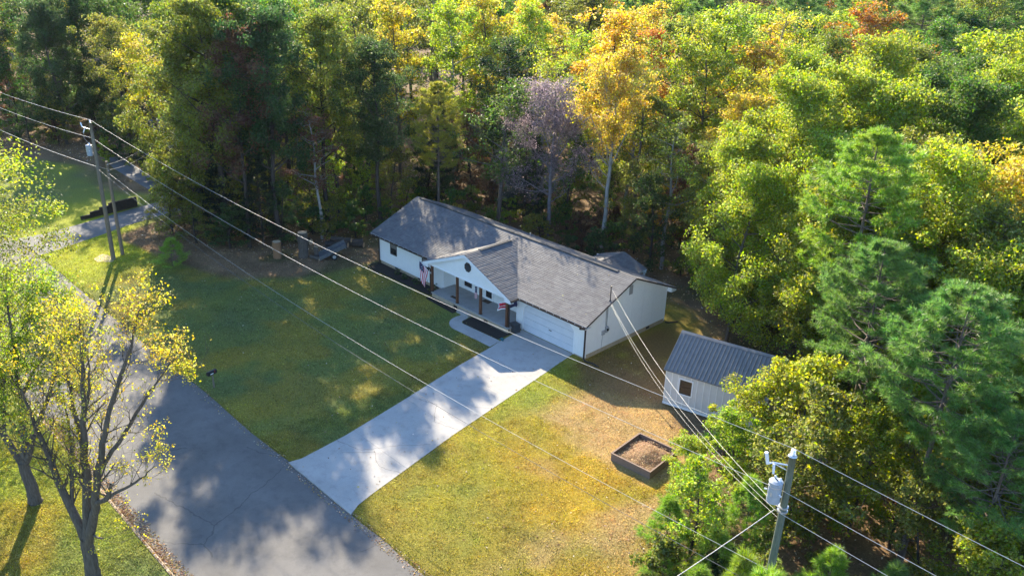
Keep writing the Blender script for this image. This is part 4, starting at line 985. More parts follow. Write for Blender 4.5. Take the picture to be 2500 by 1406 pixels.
def tufts_np(rng, C, D, K, ln, wd):
    n = len(C); d = nrmz(D[:, None, :]*.75+rng.normal(size=(n, K, 3))*.62); s = nrmz(np.cross(d, rng.normal(size=(n, K, 3))))
    l = ln*rng.uniform(.7, 1.2, (n, K, 1)); c = C[:, None, :]+d*.02
    V = np.stack([c-s*wd*.5, c+s*wd*.5, c+d*l+np.array([0, 0, -.02])], 2).reshape(-1, 3); return V, np.arange(n*K*3).reshape(-1, 3)
def gen_pine(name, seed, H, Rc, cb, nwh, K=22, ln=.27, wd=.020, tw=4, bark='bark_pine', conic=False, rad=None):
    rng = np.random.default_rng(seed); paths = []; r0_ = rad or .0115*H; lean = rng.normal(0, .012*H, 2)
    ax = lambda z: np.array([lean[0]*(z/H)**2, lean[1]*(z/H)**2, z])
    zz = np.linspace(-.3, H*.99, 12); paths.append((np.array([ax(max(z, 0)) if z > 0 else np.array([0, 0, z]) for z in zz]), r0_*(1-.92*np.clip(zz/H, 0, 1))+.01))
    C = []; D = []; sub = []
    for i in range(nwh):
        t = i/(nwh-1); z = (cb+(1-cb)*.97*t**.9)*H
        e = Rc*((1-t)*.95+.08 if conic else float(np.interp(t, [0, .25, .6, .85, 1], [.6, 1, .85, .5, .12]))); nb_ = int(rng.integers(3, 6)); ph = rng.uniform(0, 6.28)
        for b in range(nb_):
            az = ph+b*6.283/nb_+rng.normal(0, .25); L = e*rng.uniform(.6, 1.1); rise = rng.uniform(-.02, .28)*L+(.25*L*t)
            a = ax(z); h = np.array([math.cos(az), math.sin(az), 0.]); P = np.array([a, a+h*L*.4+[0, 0, rise*.25-.03*L], a+h*L*.75+[0, 0, rise*.6], a+h*L+[0, 0, rise+.08*L]])
            rb = max(.012, r0_*.28*(1-t)+.008); paths.append((P, [rb, rb*.75, rb*.5, .008]))
            for k in range(tw):
                f = .38+.62*(k+rng.uniform(0, .8))/tw; f = min(f, .99); kk = min(int(f*3), 2); q = P[kk]+(P[kk+1]-P[kk])*(f*3-kk)
                for s in (-1, 1):
                    sd_ = np.array([-h[1], h[0], 0])*s; tl = L*.33*(1.1-f*.6)*rng.uniform(.6, 1.2)+.12; dr = nrmz(h*.75+sd_*rng.uniform(.4, 1.0)+np.array([0, 0, rng.uniform(.05, .55)])); en = q+dr*tl
                    sub.append((np.array([q, (q+en)/2, en]), [.010, .008, .006]))
                    for g in (1.0, .68, .36) if tl > .45 else (1.0, .5): C.append(q+dr*tl*g+rng.normal(0, .03, 3)); D.append(nrmz(dr+np.array([0, 0, .35])))
            C.append(P[-1]); D.append(nrmz(h+np.array([0, 0, .5])))
    C.append(ax(H)); D.append(np.array([0, 0, 1.]))
    V, F = tufts_np(rng, np.array(C), np.array(D), K, ln, wd)
    tv, tf = tubes_np(paths, 6); sv, sf = tubes_np(sub, 3)
    T = np_mesh(name+'_trunk', np.concatenate([tv, sv]), np.concatenate([tf, sf+len(tv)]), M[bark], True)
    return T, np_mesh(name+'_crown', V, F, M['needle'])

def grow(rng, paths, tips, p, d, L, r, lvl, mx, ks=(4, 6), spread=.7, upb=.12, ratio=(.45, .72)):
    n = 5; P = [np.array(p, float)]; d = nrmz(np.array(d, float))
    for i in range(n): d = nrmz(d+rng.normal(0, .14, 3)+np.array([0, 0, upb])); P.append(P[-1]+d*L/n)
    P = np.array(P); paths[min(lvl, 2)].append((P, r*(1-.62*np.linspace(0, 1, n+1))))
    children(rng, paths, tips, P, L, r, lvl, mx, ks, spread, upb, ratio)
def children(rng, paths, tips, P, L, r, lvl, mx, ks, spread, upb, ratio, f0=.3):
    n = len(P)-1
    if lvl >= mx:
        for f in (.35, .6, .8, 1): k = min(int(f*n), n-1); tips.append(P[k]+(P[k+1]-P[k])*(f*n-k))
        return
    for j in range(int(rng.integers(*ks))):
        f = f0+(1-f0)*rng.uniform(0, 1); k = min(int(f*n), n-1); q = P[k]+(P[k+1]-P[k])*(f*n-k); dd = nrmz(P[k+1]-P[k])
        nd_ = nrmz(dd+nrmz(np.cross(dd, rng.normal(size=3)))*spread*rng.uniform(.7, 1.4))
        grow(rng, paths, tips, q, nd_, L*rng.uniform(*ratio), max(.005, r*.45*(1.1-.5*f)), lvl+1, mx, ks, spread, upb, ratio)
def multi_tree(name, seed, stems, mx, per, leaf, bark, lrate, ks=(4, 6), spread=.75, twl=2.4, basis=None, cluster=.35, upb=.10):
    """stems: hand-placed limbs [(points, radii)]; side branches, twigs and leaves grow from them"""
    rng = np.random.default_rng(seed); paths = [[], [], []]; tips = []
    for pts, rad in stems:
        pts = np.array(pts, float)
        if basis is not None: pts = pts[:, :1]*basis[0]+pts[:, 1:2]*basis[1]+pts[:, 2:]*np.array([0, 0, 1.])
        k = len(pts); tt = np.linspace(0, k-1, (k-1)*5+1); sm = np.stack([np.interp(tt, range(k), pts[:, c]) for c in range(3)], 1)
        for _ in range(2): sm[1:-1] = (sm[:-2]+2*sm[1:-1]+sm[2:])/4
        sm[1:-1] += rng.normal(0, .025, sm[1:-1].shape); rr = np.interp(tt, range(k), rad)*.88; paths[0].append((sm, rr))
        L = np.linalg.norm(np.diff(sm, axis=0), axis=1).sum()
        for j in range(int(L*twl)):
            f = .28+.72*rng.uniform(0, 1)**.8; kk = min(int(f*(len(sm)-1)), len(sm)-2); q = sm[kk]; dd = nrmz(sm[kk+1]-sm[kk]); r = rr[kk]
            if sm[kk][2] < 2.6: continue
            nd_ = nrmz(dd*.8+nrmz(np.cross(dd, rng.normal(size=3)))*rng.uniform(.6, 1.2)); grow(rng, paths, tips, q, nd_, rng.uniform(.9, 2.3)*(1.15-.4*f), max(.010, r*.33), 1, mx, ks, spread, upb)
        for _ in range(4): tips.append(sm[-1]+rng.normal(0, .2, 3))
    tv, tf = tubes_np(paths[0], 9); parts = [(tv, tf)]
    for i, s in ((1, 4), (2, 3)):
        if paths[i]: parts.append(tubes_np(paths[i], s))
    Vs = []; Fs = []; b = 0
    for v, f in parts: Vs.append(v); Fs.append(f+b); b += len(v)
    T = np_mesh(name+'_trunk', np.concatenate(Vs), np.concatenate(Fs), M[bark], True)
    tips = np.array(tips); sel = tips[rng.uniform(size=len(tips)) < lrate(tips, rng)]
    LC = []
    for c in sel: LC.append(c+rng.normal(0, cluster, (max(1, int(per*rng.uniform(.4, 1.6))), 3))*[1, 1, .7])
    V, F = leaves_np(rng, np.concatenate(LC), leaf)
    return T, np_mesh(name+'_crown', V, F, M['leaf'])

PAL = {'dark': ((.052, .092, .024), 'dark green'), 'green': ((.070, .130, .016), 'green'), 'olive': ((.150, .175, .022), 'olive green'), 'lime': ((.225, .280, .012), 'yellow green'),
       'yellow': ((.370, .320, .008), 'bright yellow'), 'gold': ((.400, .300, .014), 'golden'), 'orange': ((.330, .150, .014), 'orange'), 'brown': ((.130, .068, .034), 'russet brown'),
       'pine': ((.120, .215, .036), 'blue green'), 'pinelit': ((.190, .300, .018), 'bright green'), 'pinegold': ((.30, .27, .02), 'golden'), 'lilac': ((.21, .165, .185), 'lilac grey'), 'cedar': ((.018, .038, .018), 'blackish green')}
PROTO = {}
for i in range(5): PROTO['b%d' % i] = gen_broadleaf('forest', 100+i, 17, 4.2, .36+.03*(i % 3), 0, .23, 105, 20, 6, bark=['bark', 'bark_dark', 'bark', 'bark_pale', 'bark_dark'][i], gap=.14)
for i in range(2): PROTO['s%d' % i] = gen_broadleaf('thin_forest', 140+i, 17, 3.8, .40, 0, .21, 42, 22, 6, bark=['bark_pale', 'bark'][i], gap=.1)
for i in range(3): PROTO['n%d' % i] = gen_broadleaf('oak', 200+i, 15, 4.6, .20, 0, .185, 215, 30, 7, bark='bark', gap=.24)
for i in range(2): PROTO['y%d' % i] = gen_broadleaf('young_oak', 240+i, 7, 2.6, .18, 0, .165, 120, 20, 6, bark='bark', gap=.2)
for i in range(3): PROTO['p%d' % i] = gen_pine('pine', 300+i, 16, 3.3, .42+.04*i, 23, 34, .31, .026, 4)
for i in range(2): PROTO['q%d' % i] = gen_pine('young_pine', 340+i, 4, 1.5, .08, 13, 17, .27, .020, 3, conic=True, rad=.05)
for i in range(2): PROTO['c%d' % i] = gen_pine('cedar', 360+i, 9, 2.2, .10, 26, 15, .26, .045, 3, bark='bark_dark', conic=True, rad=.12)
for i in range(3): PROTO['m%d' % i] = gen_broadleaf('understorey', 430+i, 8, 2.5, .10, 0, .19, 62, 20, 5, bark='bark_dark', gap=.12); PROTO['u%d' % i] = gen_broadleaf('shrub', 400+i, 2.2, 1.2, .12, 0, .15, 60, 10, 4, rad=.03, bark='bark_dark', sides=4, gap=.1)
for i in range(2): PROTO['k%d' % i] = gen_broadleaf('tall_oak', 500+i, 19, 4.5, .40, 0, .20, 185, 28, 7, bark='bark_dark', gap=.18)
PROTO['w0'] = gen_broadleaf('wide_oak', 480, 13, 8.5, .16, 0, .21, 190, 36, 9, bark='bark', gap=.22)
PH = {'k': 19, 'w': 13, 'm': 8, 'b': 17, 's': 17, 'n': 15, 'y': 7, 'p': 16, 'q': 4, 'c': 9, 'u': 2.2}; PR = {'k': 4.5, 'w': 8.5, 'm': 2.5, 'b': 4.2, 's': 3.8, 'n': 4.6, 'y': 2.6, 'p': 3.3, 'q': 1.5, 'c': 2.2, 'u': 1.2}
KIND = {'k': ('deciduous_tree', 'tree'), 'w': ('oak_tree', 'tree'), 'm': ('understorey_tree', 'tree'), 'b': ('deciduous_tree', 'tree'), 's': ('deciduous_tree', 'tree'), 'n': ('oak_tree', 'tree'), 'y': ('young_oak_tree', 'tree'), 'p': ('pine_tree', 'pine tree'), 'q': ('young_pine_tree', 'pine tree'), 'c': ('cedar_tree', 'cedar tree'), 'u': ('shrub', 'shrub')}
TREES = []
trng = np.random.default_rng(99)
def place(kind, x, y, h, r, col, label=None, var=None, rz=None):
    nvar = len([k for k in PROTO if k[0] == kind]); T, C = PROTO[kind+str(int(trng.integers(nvar)) if var is None else var)]
    nm, cat = KIND[kind]; z = float(ground_z(np.array([x]), np.array([y]))[0])-.02
    e = empty(nm, (x, y, z), trng.uniform(0, 6.28) if rz is None else rz); s = r/PR[kind]; e.scale = (s, s, h/PH[kind])
    t = link('trunk', T, e); c = link('crown', C, e); base = PAL[col][0]; j = trng.uniform(.88, 1.14); jh = trng.uniform(-.08, .08)
    c.color = (base[0]*j*(1+jh), base[1]*j*(1-jh*.4), base[2]*j, 1)
    e['category'] = cat; e['group'] = {'m': 'small trees under the wood canopy', 'q': 'young pines at the wood edge', 'u': 'shrubs under the trees', 'p': 'pines of the surrounding woods', 'c': 'cedars of the surrounding woods'}.get(kind, 'broadleaf trees of the surrounding woods')
    TREES.append(dict(o=e, x=x, y=y, h=h, kind=kind, col=col, label=label)); return e
KEY = [(-71.1, -1.8, 16, 4, 'b', 'olive'), (-61.5, -2.2, 14.5, 4.4, 'b', 'yellow'), (-41.6, -10.0, 5, 2.7, 'm', 'olive'), (-37.6, -9.6, 4.4, 2.3, 'm', 'olive'), (-34.4, -8.0, 4, 2, 'm', 'dark'), (-60.1, 3.6, 18.5, 4.4, 'b', 'lime'), (-55, 1.5, 17, 3.8, 'b', 'green'), (-80.5, -6.0, 17, 4.6, 'n', 'dark'), (-83.5, -1.5, 18, 4.8, 'n', 'dark'), (-86, -4, 18, 4.6, 'b', 'dark'), (-91, -11, 19, 4.8, 'b', 'dark'), (-97, -14, 19, 5, 'b', 'olive'), (-85, 2, 17, 4.4, 'b', 'green'),
       (-38.8, -3.4, 21.5, 4.7, 'k', 'green'), (-35.4, -3.2, 19.5, 4.0, 'b', 'dark'), (-40.6, -8.2, 18.5, 4.8, 'n', 'olive'), (-36.4, -7.2, 21.5, 4.9, 'k', 'olive'), (-32.4, -4.4, 20.5, 4.4, 'k', 'dark'), (-43.0, -4.6, 21.5, 4.6, 'k', 'olive'), (-33.6, -6.6, 19, 3.7, 'b', 'brown'), (-43.6, -7.0, 9, 3.2, 'n', 'olive'), (-34.2, 1.8, 20, 4.2, 'k', 'olive'), (-44.0, -1.5, 17, 4.2, 'b', 'dark'), (-37.5, -6.6, 10, 2.6, 'c', 'cedar'), (-33.3, -5.4, 9, 2.2, 'c', 'cedar'), (-31.5, -.5, 12, 3, 's', 'brown'),
       (-50.4, 8.7, 19, 4.2, 'b', 'lime'), (-38, 5.6, 19.5, 4.0, 'b', 'olive'), (-40.5, 11.1, 19, 4.2, 'b', 'olive'), (-42.3, 16.8, 19, 4.4, 'b', 'yellow'), (-30.4, 5.2, 17.5, 3.8, 'k', 'dark'), (-28.4, 10.8, 13.5, 2.7, 'p', 'pinegold'), (-31.8, 13.5, 13, 2.6, 'c', 'cedar'),
       (-37.5, 20.6, 19, 4.8, 'b', 'lime'), (-40.8, 29, 19, 4.8, 'b', 'yellow'), (-33.1, 28.4, 19, 4.6, 'b', 'lime'), (-28.7, 30.8, 17, 3.8, 's', 'lime'), (-22.8, 17.0, 11, 2.6, 'c', 'cedar'), (-24, 20.5, 16, 3.6, 's', 'lime'),
       (-32.6, 47.9, 18, 3.6, 'b', 'gold'), (-22.9, 37.3, 17, 3.8, 'b', 'orange'), (-15.8, 24.0, 16, 3.4, 's', 'gold'), (-21.9, 42.3, 16, 3.8, 'b', 'gold'), (-24, 51.8, 17, 4.4, 'b', 'lime'), (-45, 88, 20, 5, 'b', 'brown'), (-10.9, 35.4, 17, 4.6, 'b', 'gold'),
       (-6.5, 17.5, 13, 3.2, 's', 'olive'), (-2.2, 17.2, 12, 3, 'b', 'olive'), (1.6, 17.0, 11.5, 3, 'b', 'dark'),
       (-8.1, 53.3, 19.5, 5.6, 'b', 'orange'), (-4.7, 35.2, 17, 4.6, 'n', 'lime'), (3.4, 31, 17, 5, 'n', 'lime'), (-2.7, 62.4, 18, 5.2, 'b', 'green'), (3.6, 55.6, 18, 5.4, 'b', 'lime'), (10.8, 42, 17, 5, 'n', 'lime'),
       (4.1, 16.9, 16.5, 4.6, 'n', 'lime'), (5.9, 22.3, 16, 4.6, 'n', 'lime'), (9.8, 20.8, 16, 4.8, 'n', 'lime'), (13.2, 24.8, 16, 4.8, 'n', 'green'), (17.8, 22.5, 16, 5, 'n', 'lime'),
       (8.6, 12.4, 13.5, 4.0, 'n', 'lime'), (5.0, 9.6, 12, 3.5, 'n', 'lime'), (2.6, 13.6, 13, 3.4, 'n', 'lime'), (13.2, 9.6, 13, 4, 'n', 'lime'), (15.2, 15.2, 14, 4.6, 'n', 'olive'), (20.4, 14.1, 14, 4.6, 'n', 'gold'), (20.6, 8.2, 12.5, 4, 'n', 'olive'), (25.6, 10.2, 13, 4.4, 'n', 'olive'), (21.6, 4.0, 11.5, 3.8, 'n', 'lime'), (24.6, 6.0, 12, 4, 'n', 'lime'), (28.6, 4.0, 11, 3.8, 'n', 'olive')]
KEY += [(11.4, 7.6, 12.5, 3.9, 'n', 'lime'), (16.8, 10.8, 15, 4.4, 'n', 'lime'), (22.5, 18.5, 17, 5, 'n', 'lime')]
for x, y, h, r, k_, c_ in KEY:
    if k_ == 'n' and x > 2.5: h *= 1.12; r *= 1.08      # the oaks on the east side stand taller
    place(k_, x, y, h, r, c_)
# pines right of the shed and young growth at the lower right
place('p', 14.6, 5.6, 17.6, 3.7, 'pinelit', 'tallest bright topped pine rising behind the shed', 0)
place('p', 18.4, -.6, 14.0, 3.0, 'pine', 'slim pine with bare lower trunk right of the shed', 1)
place('p', 23.2, -4.0, 14.2, 3.2, 'pine', 'leaning pine with long bare trunk near the lower right', 2)
place('p', 26.0, .6, 12.0, 2.8, 'pinelit', 'pine with bright crown cut by the right picture edge', 0)
place('p', 17.4, 3.4, 12.5, 2.8, 'pine', 'shorter pine between the shed and the tallest pine', 2)
place('p', 26.4, -5.4, 10.5, 2.6, 'pine', 'pine at the lower right corner of the picture', 1)
place('y', 14.3, -2.7, 6.4, 2.3, 'lime', 'slim young oak overlapping the right half of the shed', 1)
place('y', 16.8, -2.3, 7.8, 2.7, 'lime', 'yellow green young oak hanging over the front of the shed', 0)
place('y', 15.0, -5.4, 4.8, 2.0, 'lime', 'leafy young oak between the shed and the garden bed', 1)
place('y', 13.2, -7.0, 3.4, 1.5, 'lime', 'small oak sapling touching the right side of the garden bed', 0)
place('y', 18.8, -6.6, 8.0, 2.9, 'olive', 'olive young oak left of the green utility pole', 1)
for i, (x, y, h, r, c_, lb) in enumerate([(15.0, -9.4, 4.2, 1.6, 'pinelit', 'young pine below the garden bed corner'), (17.9, -9.2, 4.4, 1.6, 'pinelit', 'young pine left of the green utility pole'), (15.2, -11.6, 3.0, 1.4, 'pinelit', 'low young pine at the dry lawn edge'),
        (18.3, -12.4, 3.6, 1.5, 'pinelit', 'young pine in front of the green utility pole'), (18.7, -14.6, 3.1, 1.4, 'pinelit', 'young pine at the bottom edge left of the pole'), (22.4, -10.4, 4.1, 1.5, 'pinelit', 'young pine right of the green utility pole'), (16.6, -13.8, 2.6, 1.2, 'pinelit', 'smallest young pine at the bottom edge of the lawn'), (20.6, -11.9, 3.2, 1.3, 'pinelit', 'young pine directly behind the pole foot'), (24.6, -9.2, 4.0, 1.5, 'pine', 'young pine under the lower right wires'), (22.7, -17.3, 7.0, 1.9, 'pinelit', 'young pine hiding the foot of the green utility pole'), (20.9, -15.2, 5.4, 1.7, 'pinelit', 'young pine just left of the green pole foot')]):
    place('q', x, y, h, r, c_, lb, i % 2)
for i, (x, y, h, r, c_, lb) in enumerate([(27.2, -7.6, 6.5, 2.6, 'lime', 'yellow green young oak at the lower right corner'), (25.0, -12.4, 5.0, 2.2, 'olive', 'young oak below the wires at the bottom right'), (28.0, -2.6, 8.5, 3.2, 'lime', 'young oak between the pines at the right edge'), (21.4, .4, 8.5, 3.0, 'lime', 'yellow green young oak between the two slim pines'), (20.6, -3.6, 7.0, 2.6, 'lime', 'yellow green young oak right of the shed below the slim pine'), (24.2, -1.2, 8.0, 2.9, 'olive', 'olive young oak behind the leaning pine'), (29.2, .8, 9.0, 3.2, 'lime', 'young oak cut by the right picture edge')]): place('y', x, y, h, r, c_, lb, i % 2)
# across the road at the left picture edge
place('w', -26.5, -30.6, 11.5, 7.2, 'olive', 'olive tree at the left picture edge across the road', 0, 2.0)
place('w', -45.0, -30.0, 14.0, 9.8, 'lime', 'yellow green tree reaching in at the upper left picture edge', 0)
place('q', -33.8, -13.5, 2.4, 1.5, 'pinelit', 'low bushy pine in the lit grass right of the two poles', 1)
# dark evergreens before the neighbour house
place('c', -61.5, -3.4, 6.0, 1.8, 'cedar', 'dark clipped evergreen at the corner of the neighbour house', 0)
place('c', -58.2, -3.6, 4.6, 1.7, 'cedar', 'lower dark evergreen right of the one by the neighbour house', 1)

# hand-built single trees ---------------------------------------------------
BA = (np.array([.708, .706, 0.]), np.array([-.706, .708, 0.]))
def single(name, meshes, x, y, col, label, cat='tree'):
    e = empty(name, (x, y, -.02)); link('trunk', meshes[0], e); c = link('crown', meshes[1], e); c.color = (*PAL[col][0], 1); tag(e, label, cat); return e
fg1 = multi_tree('verge_tree', 11, [([(0, 0, -.3), (.02, 0, .6), (.12, 0, 2.3)], [.46, .34, .29]), ([(.1, 0, 2.0), (-.75, .3, 4.0), (-1.5, .5, 6.4), (-2.2, .7, 9.2)], [.24, .19, .13, .04]), ([(.12, 0, 2.0), (.62, .1, 4.8), (1.25, -.2, 7.6), (1.6, .2, 10.4), (2.1, 0, 12.8)], [.25, .21, .15, .09, .03]),
      ([(.14, 0, 2.0), (1.15, -.3, 4.1), (1.95, -.5, 6.4), (2.9, -.3, 8.9), (4.1, .2, 11.3), (4.9, .4, 13.2)], [.25, .20, .16, .11, .06, .02]), ([(1.9, -.45, 6.2), (3.4, .5, 7.9), (4.7, .9, 9.5), (5.8, 1.0, 10.6)], [.12, .09, .05, .02]), ([(1.3, -.35, 4.4), (2.3, -.7, 5.0), (2.55, -.7, 5.7)], [.15, .12, .06]),
      ([(2.3, -.65, 5.0), (3.7, -.4, 5.6), (5.0, -.6, 6.6)], [.09, .06, .015]), ([(.35, 0, 2.5), (1.1, -.5, 2.75), (1.75, -.8, 3.0)], [.07, .05, .02]), ([(-.6, .3, 3.7), (-.35, .9, 6.0), (-.5, 1.3, 8.8)], [.11, .08, .02]), ([(.9, 0, 6), (.2, .9, 8.5), (-.3, 1.5, 11.2)], [.11, .08, .02]), ([(1.4, 0, 8.6), (2.6, -.8, 10.6), (3.1, -1.2, 12.2)], [.08, .05, .02])],
      3, 5.2, .105, 'bark', lambda t, r: .06+.22*(t[:, 2] > 6)*(np.sin(t[:, 0]*1.1+t[:, 1]*1.3) > -.1), twl=2.9, basis=(BA[0]*.78, BA[1]), cluster=.12)
single('verge_tree', fg1, -.95, -31.9, 'yellow', 'sparse forked tree with yellow leaves beside the road at lower left').children[1].color = (.195, .250, .008, 1)
fg2 = multi_tree('verge_tree', 12, [([(0, 0, -.3), (0, 0, .5), (-.15, 0, 2.4)], [.42, .33, .27]), ([(-.15, 0, 2.2), (-1.4, .3, 4.8), (-2.4, .5, 7.8), (-3.0, .4, 10.2)], [.2, .15, .1, .03]), ([(-.1, 0, 2.2), (.25, .2, 5.3), (.55, .3, 8.3), (.9, 0, 11.6)], [.2, .16, .1, .03]), ([(-.1, 0, 2.2), (1.1, -.3, 4.6), (2.4, -.2, 7.3), (3.3, 0, 10.0)], [.18, .14, .09, .03]),
      ([(-.9, .2, 3.8), (-1.0, 1.2, 6.2), (-1.4, 1.8, 9)], [.11, .08, .02]), ([(.3, .2, 6), (1.6, 1.2, 8.2), (2.3, 1.6, 10.6)], [.09, .06, .02]), ([(0, .1, 4), (.5, -1.3, 6), (.6, -2.0, 8.4)], [.09, .06, .02])],
      3, 7, .115, 'bark', lambda t, r: .22+.30*(t[:, 2] > 5), twl=2.9, basis=BA, cluster=.14)
single('verge_tree', fg2, -8.3, -32.0, 'lime', 'leafier yellow green forked tree at the lower left picture edge').children[1].color = (.190, .240, .009, 1)
grey = multi_tree('bare_tree', 13, [([(0, 0, -.3), (.05, 0, 3), (0, 0, 6), (.2, .1, 10), (.1, 0, 14.4)], [.22, .19, .16, .09, .02]), ([(0, 0, 4.2), (-2.2, .4, 5.4), (-4.4, .3, 6.4)], [.08, .05, .015]), ([(0, 0, 4.8), (-1.6, -1.5, 5.0), (-3.6, -2.0, 5.6)], [.07, .045, .012]), ([(0, 0, 5.4), (1.8, -.8, 6.6), (3.2, -.6, 8.0)], [.07, .045, .012]), ([(.05, 0, 6.6), (-1.9, .2, 8.8), (-2.7, -.3, 10.8)], [.08, .05, .012]),
      ([(.1, 0, 7.2), (1.7, .5, 9.4), (2.2, .2, 11.4)], [.08, .05, .012]), ([(.1, .05, 8), (-.8, -1.5, 10.4), (-1.2, -2, 12.5)], [.07, .05, .012]), ([(.15, .05, 9), (.9, 1.3, 11.2), (1.1, 1.7, 13)], [.06, .04, .012]), ([(.15, .05, 8.4), (.9, -1.2, 10.6), (1.4, -1.4, 12.4)], [.06, .04, .012]), ([(.15, .05, 9.6), (-1.1, .8, 11.8), (-1.7, .9, 13.4)], [.06, .04, .012])],
      3, 2.6, .14, 'twig_grey', lambda t, r: .55*(t[:, 2] > 7)+.08, ks=(4, 7), twl=3.2, basis=BA, cluster=.18, upb=.05)
single('bare_tree', grey, -18.1, 15.4, 'lilac', 'lilac grey nearly bare tree standing behind the porch roof')
wht = multi_tree('tulip_tree', 14, [([(0, 0, -.3), (.1, 0, 4), (.25, .1, 9), (.3, 0, 13), (.5, .1, 17.4)], [.24, .2, .15, .10, .02]), ([(.22, .1, 8.0), (1.3, .2, 10.6), (2.0, .4, 13.4)], [.07, .05, .012]), ([(.25, .1, 9), (-1.3, -.3, 11.4), (-2.3, -.3, 13.6)], [.07, .05, .012]), ([(.28, 0, 11), (1.8, -.6, 13.2), (2.5, -.8, 15.4)], [.06, .04, .012]), ([(.28, 0, 11.4), (-.8, 1.2, 13.4), (-1.2, 1.6, 15.8)], [.06, .04, .012]), ([(.3, 0, 12.4), (-.6, -1.1, 14.2), (-.9, -1.4, 16.2)], [.05, .035, .012]), ([(.4, 0, 14), (1.2, .6, 15.6), (1.5, .8, 17)], [.04, .03, .012])],
      3, 4.5, .19, 'bark_pale', lambda t, r: .12+.30*(t[:, 2] > 10), twl=2.6, basis=BA, cluster=.22)
single('tulip_tree', wht, -12.2, 16.2, 'gold', 'golden tree with tall pale trunk behind the garage roof').children[1].color = (.44, .36, .016, 1)

# rest of the woods ---------------------------------------------------------
pts = [(t['x'], t['y']) for t in TREES]+[(-18.1, 15.4), (-12.2, 16.2)]
def palette(x, y, s, dist):
    u = trng.uniform()
    def pick(d):
        a = 0
        for k, p in d: 
            a += p
            if u < a: return k
        return d[-1][0]
    if dist > 118 and y > 45: return pick([('b:lime', .2), ('p:pine', .34), ('b:olive', .2), ('b:orange', .1), ('b:brown', .06), ('b:green', .1)])
    if x < -56: return pick([('b:dark', .36), ('b:green', .30), ('b:olive', .18), ('s:yellow', .08), ('p:pine', .08)])
    if x < -26 and y < 14: return pick([('b:dark', .30), ('b:olive', .34), ('b:green', .16), ('s:brown', .08), ('c:cedar', .12)])
    if x < -4 and y < 25: return pick([('b:olive', .34), ('s:green', .2), ('b:dark', .16), ('s:gold', .14), ('c:cedar', .08), ('s:lime', .08)])
    if x < -4: return pick([('b:lime', .34), ('s:yellow', .26), ('b:olive', .18), ('b:gold', .12), ('b:green', .10)])
    return pick([('n:lime', .52), ('n:green', .18), ('n:gold', .12), ('n:olive', .18)])
cand = trng.uniform([-175, -34], [48, 175], (16000, 2)); sdv = clear_sd(cand[:, 0], cand[:, 1]); nfill = 0
for (x, y), s in zip(cand, sdv):
    if s < 1.6 or nfill >= 272: continue
    d = Vector((x, y, 9))-CAM; zc = d.dot(fw)
    if zc < 12: continue
    ux = d.dot(rt)/zc*FPX; dist = math.hypot(d.x, d.y)
    if dist > 165 or ux > 1330 or ux < -1560: continue
    if -76 < x < -58 and -3 < y < 12: continue            # neighbour house
    if 12 < x < 32 and y < 4 or (4.5 < x < 18 and -4 < y < 8.5): continue                     # pine stand placed by hand
    big = float(sstep(70, 105, dist)); md = 4.3+2.0*big+max(0, dist-80)*.02
    if min((x-a)**2+(y-b)**2 for a, b in pts) < md*md: continue
    k_, c_ = palette(x, y, s, dist).split(':'); h = {'b': 16.5, 's': 16.5, 'n': 15.2, 'p': 17, 'c': 9.5}[k_]*trng.uniform(.82, 1.14)*(1+.10*min(1, max(0, dist-110)/60)); r = PR[k_]*trng.uniform(.82, 1.12)*(h/PH[k_])**.5
    if s < 6: h *= .93
    h *= 1+.16*big; r *= 1+.38*big
    place(k_, x, y, h, r, c_); pts.append((x, y)); nfill += 1
print('filler trees', nfill, 'trees', len(TREES))
# small trees below the canopy
mp = []; cand = trng.uniform([-120, -24], [36, 60], (12000, 2)); sdv = clear_sd(cand[:, 0], cand[:, 1]); nm_ = 0
for (x, y), s in zip(cand, sdv):
    if not (1.2 < s < 24) or nm_ >= 115: continue
    d = Vector((x, y, 3))-CAM; zc = d.dot(fw)
    if zc < 12 or abs(d.dot(rt)/zc*FPX) > 1290 or d.dot(up)/zc*FPX < -760: continue
    if -76 < x < -57 and -3 < y < 12: continue
    if 6 < x < 17 and -6.5 < y < 7: continue
    if any((x-a)**2+(y-b)**2 < 12 for a, b in mp): continue
    right = x > 3
    c_ = str(trng.choice(['green', 'olive', 'lime', 'gold', 'dark', 'brown'], p=[.25, .31, .44, .0, .0, .0] if right else [.22, .30, .14, .08, .20, .06])); h = trng.uniform(4.2, 9.5) if not (right and y < 3) else trng.uniform(2.8, 6.5); place('m', x, y, h, 2.5*(h/8)**.8*trng.uniform(.85, 1.2), c_); mp.append((x, y)); nm_ += 1
# understorey shrubs along the wood edge
sp_ = []
cand = trng.uniform([-95, -24], [34, 45], (5000, 2)); sdv = clear_sd(cand[:, 0], cand[:, 1]); ns = 0
for (x, y), s in zip(cand, sdv):
    if not (.2 < s < 11) or ns >= 95: continue
    d = Vector((x, y, 1))-CAM; zc = d.dot(fw)
    if zc < 12 or abs(d.dot(rt)/zc*FPX) > 1290 or d.dot(up)/zc*FPX < -760: continue
    if -76 < x < -57 and -3 < y < 12: continue
    if 6.4 < x < 16 and -1.5 < y < 7: continue
    if any((x-a)**2+(y-b)**2 < 3.2 for a, b in sp_): continue
    c_ = trng.choice(['green', 'olive', 'lime', 'gold', 'dark', 'brown'], p=[.26, .28, .16, .08, .14, .08]); h = trng.uniform(1.2, 3.4); place('u', x, y, h, h*trng.uniform(.45, .7), str(c_)); sp_.append((x, y)); ns += 1
for x, y, h in ((-20.2, -.6, .45), (-18.9, -.65, .5), (-17.4, -.6, .55), (-15.4, -.7, .6)): place('u', x, y, h, h*.75, 'dark')

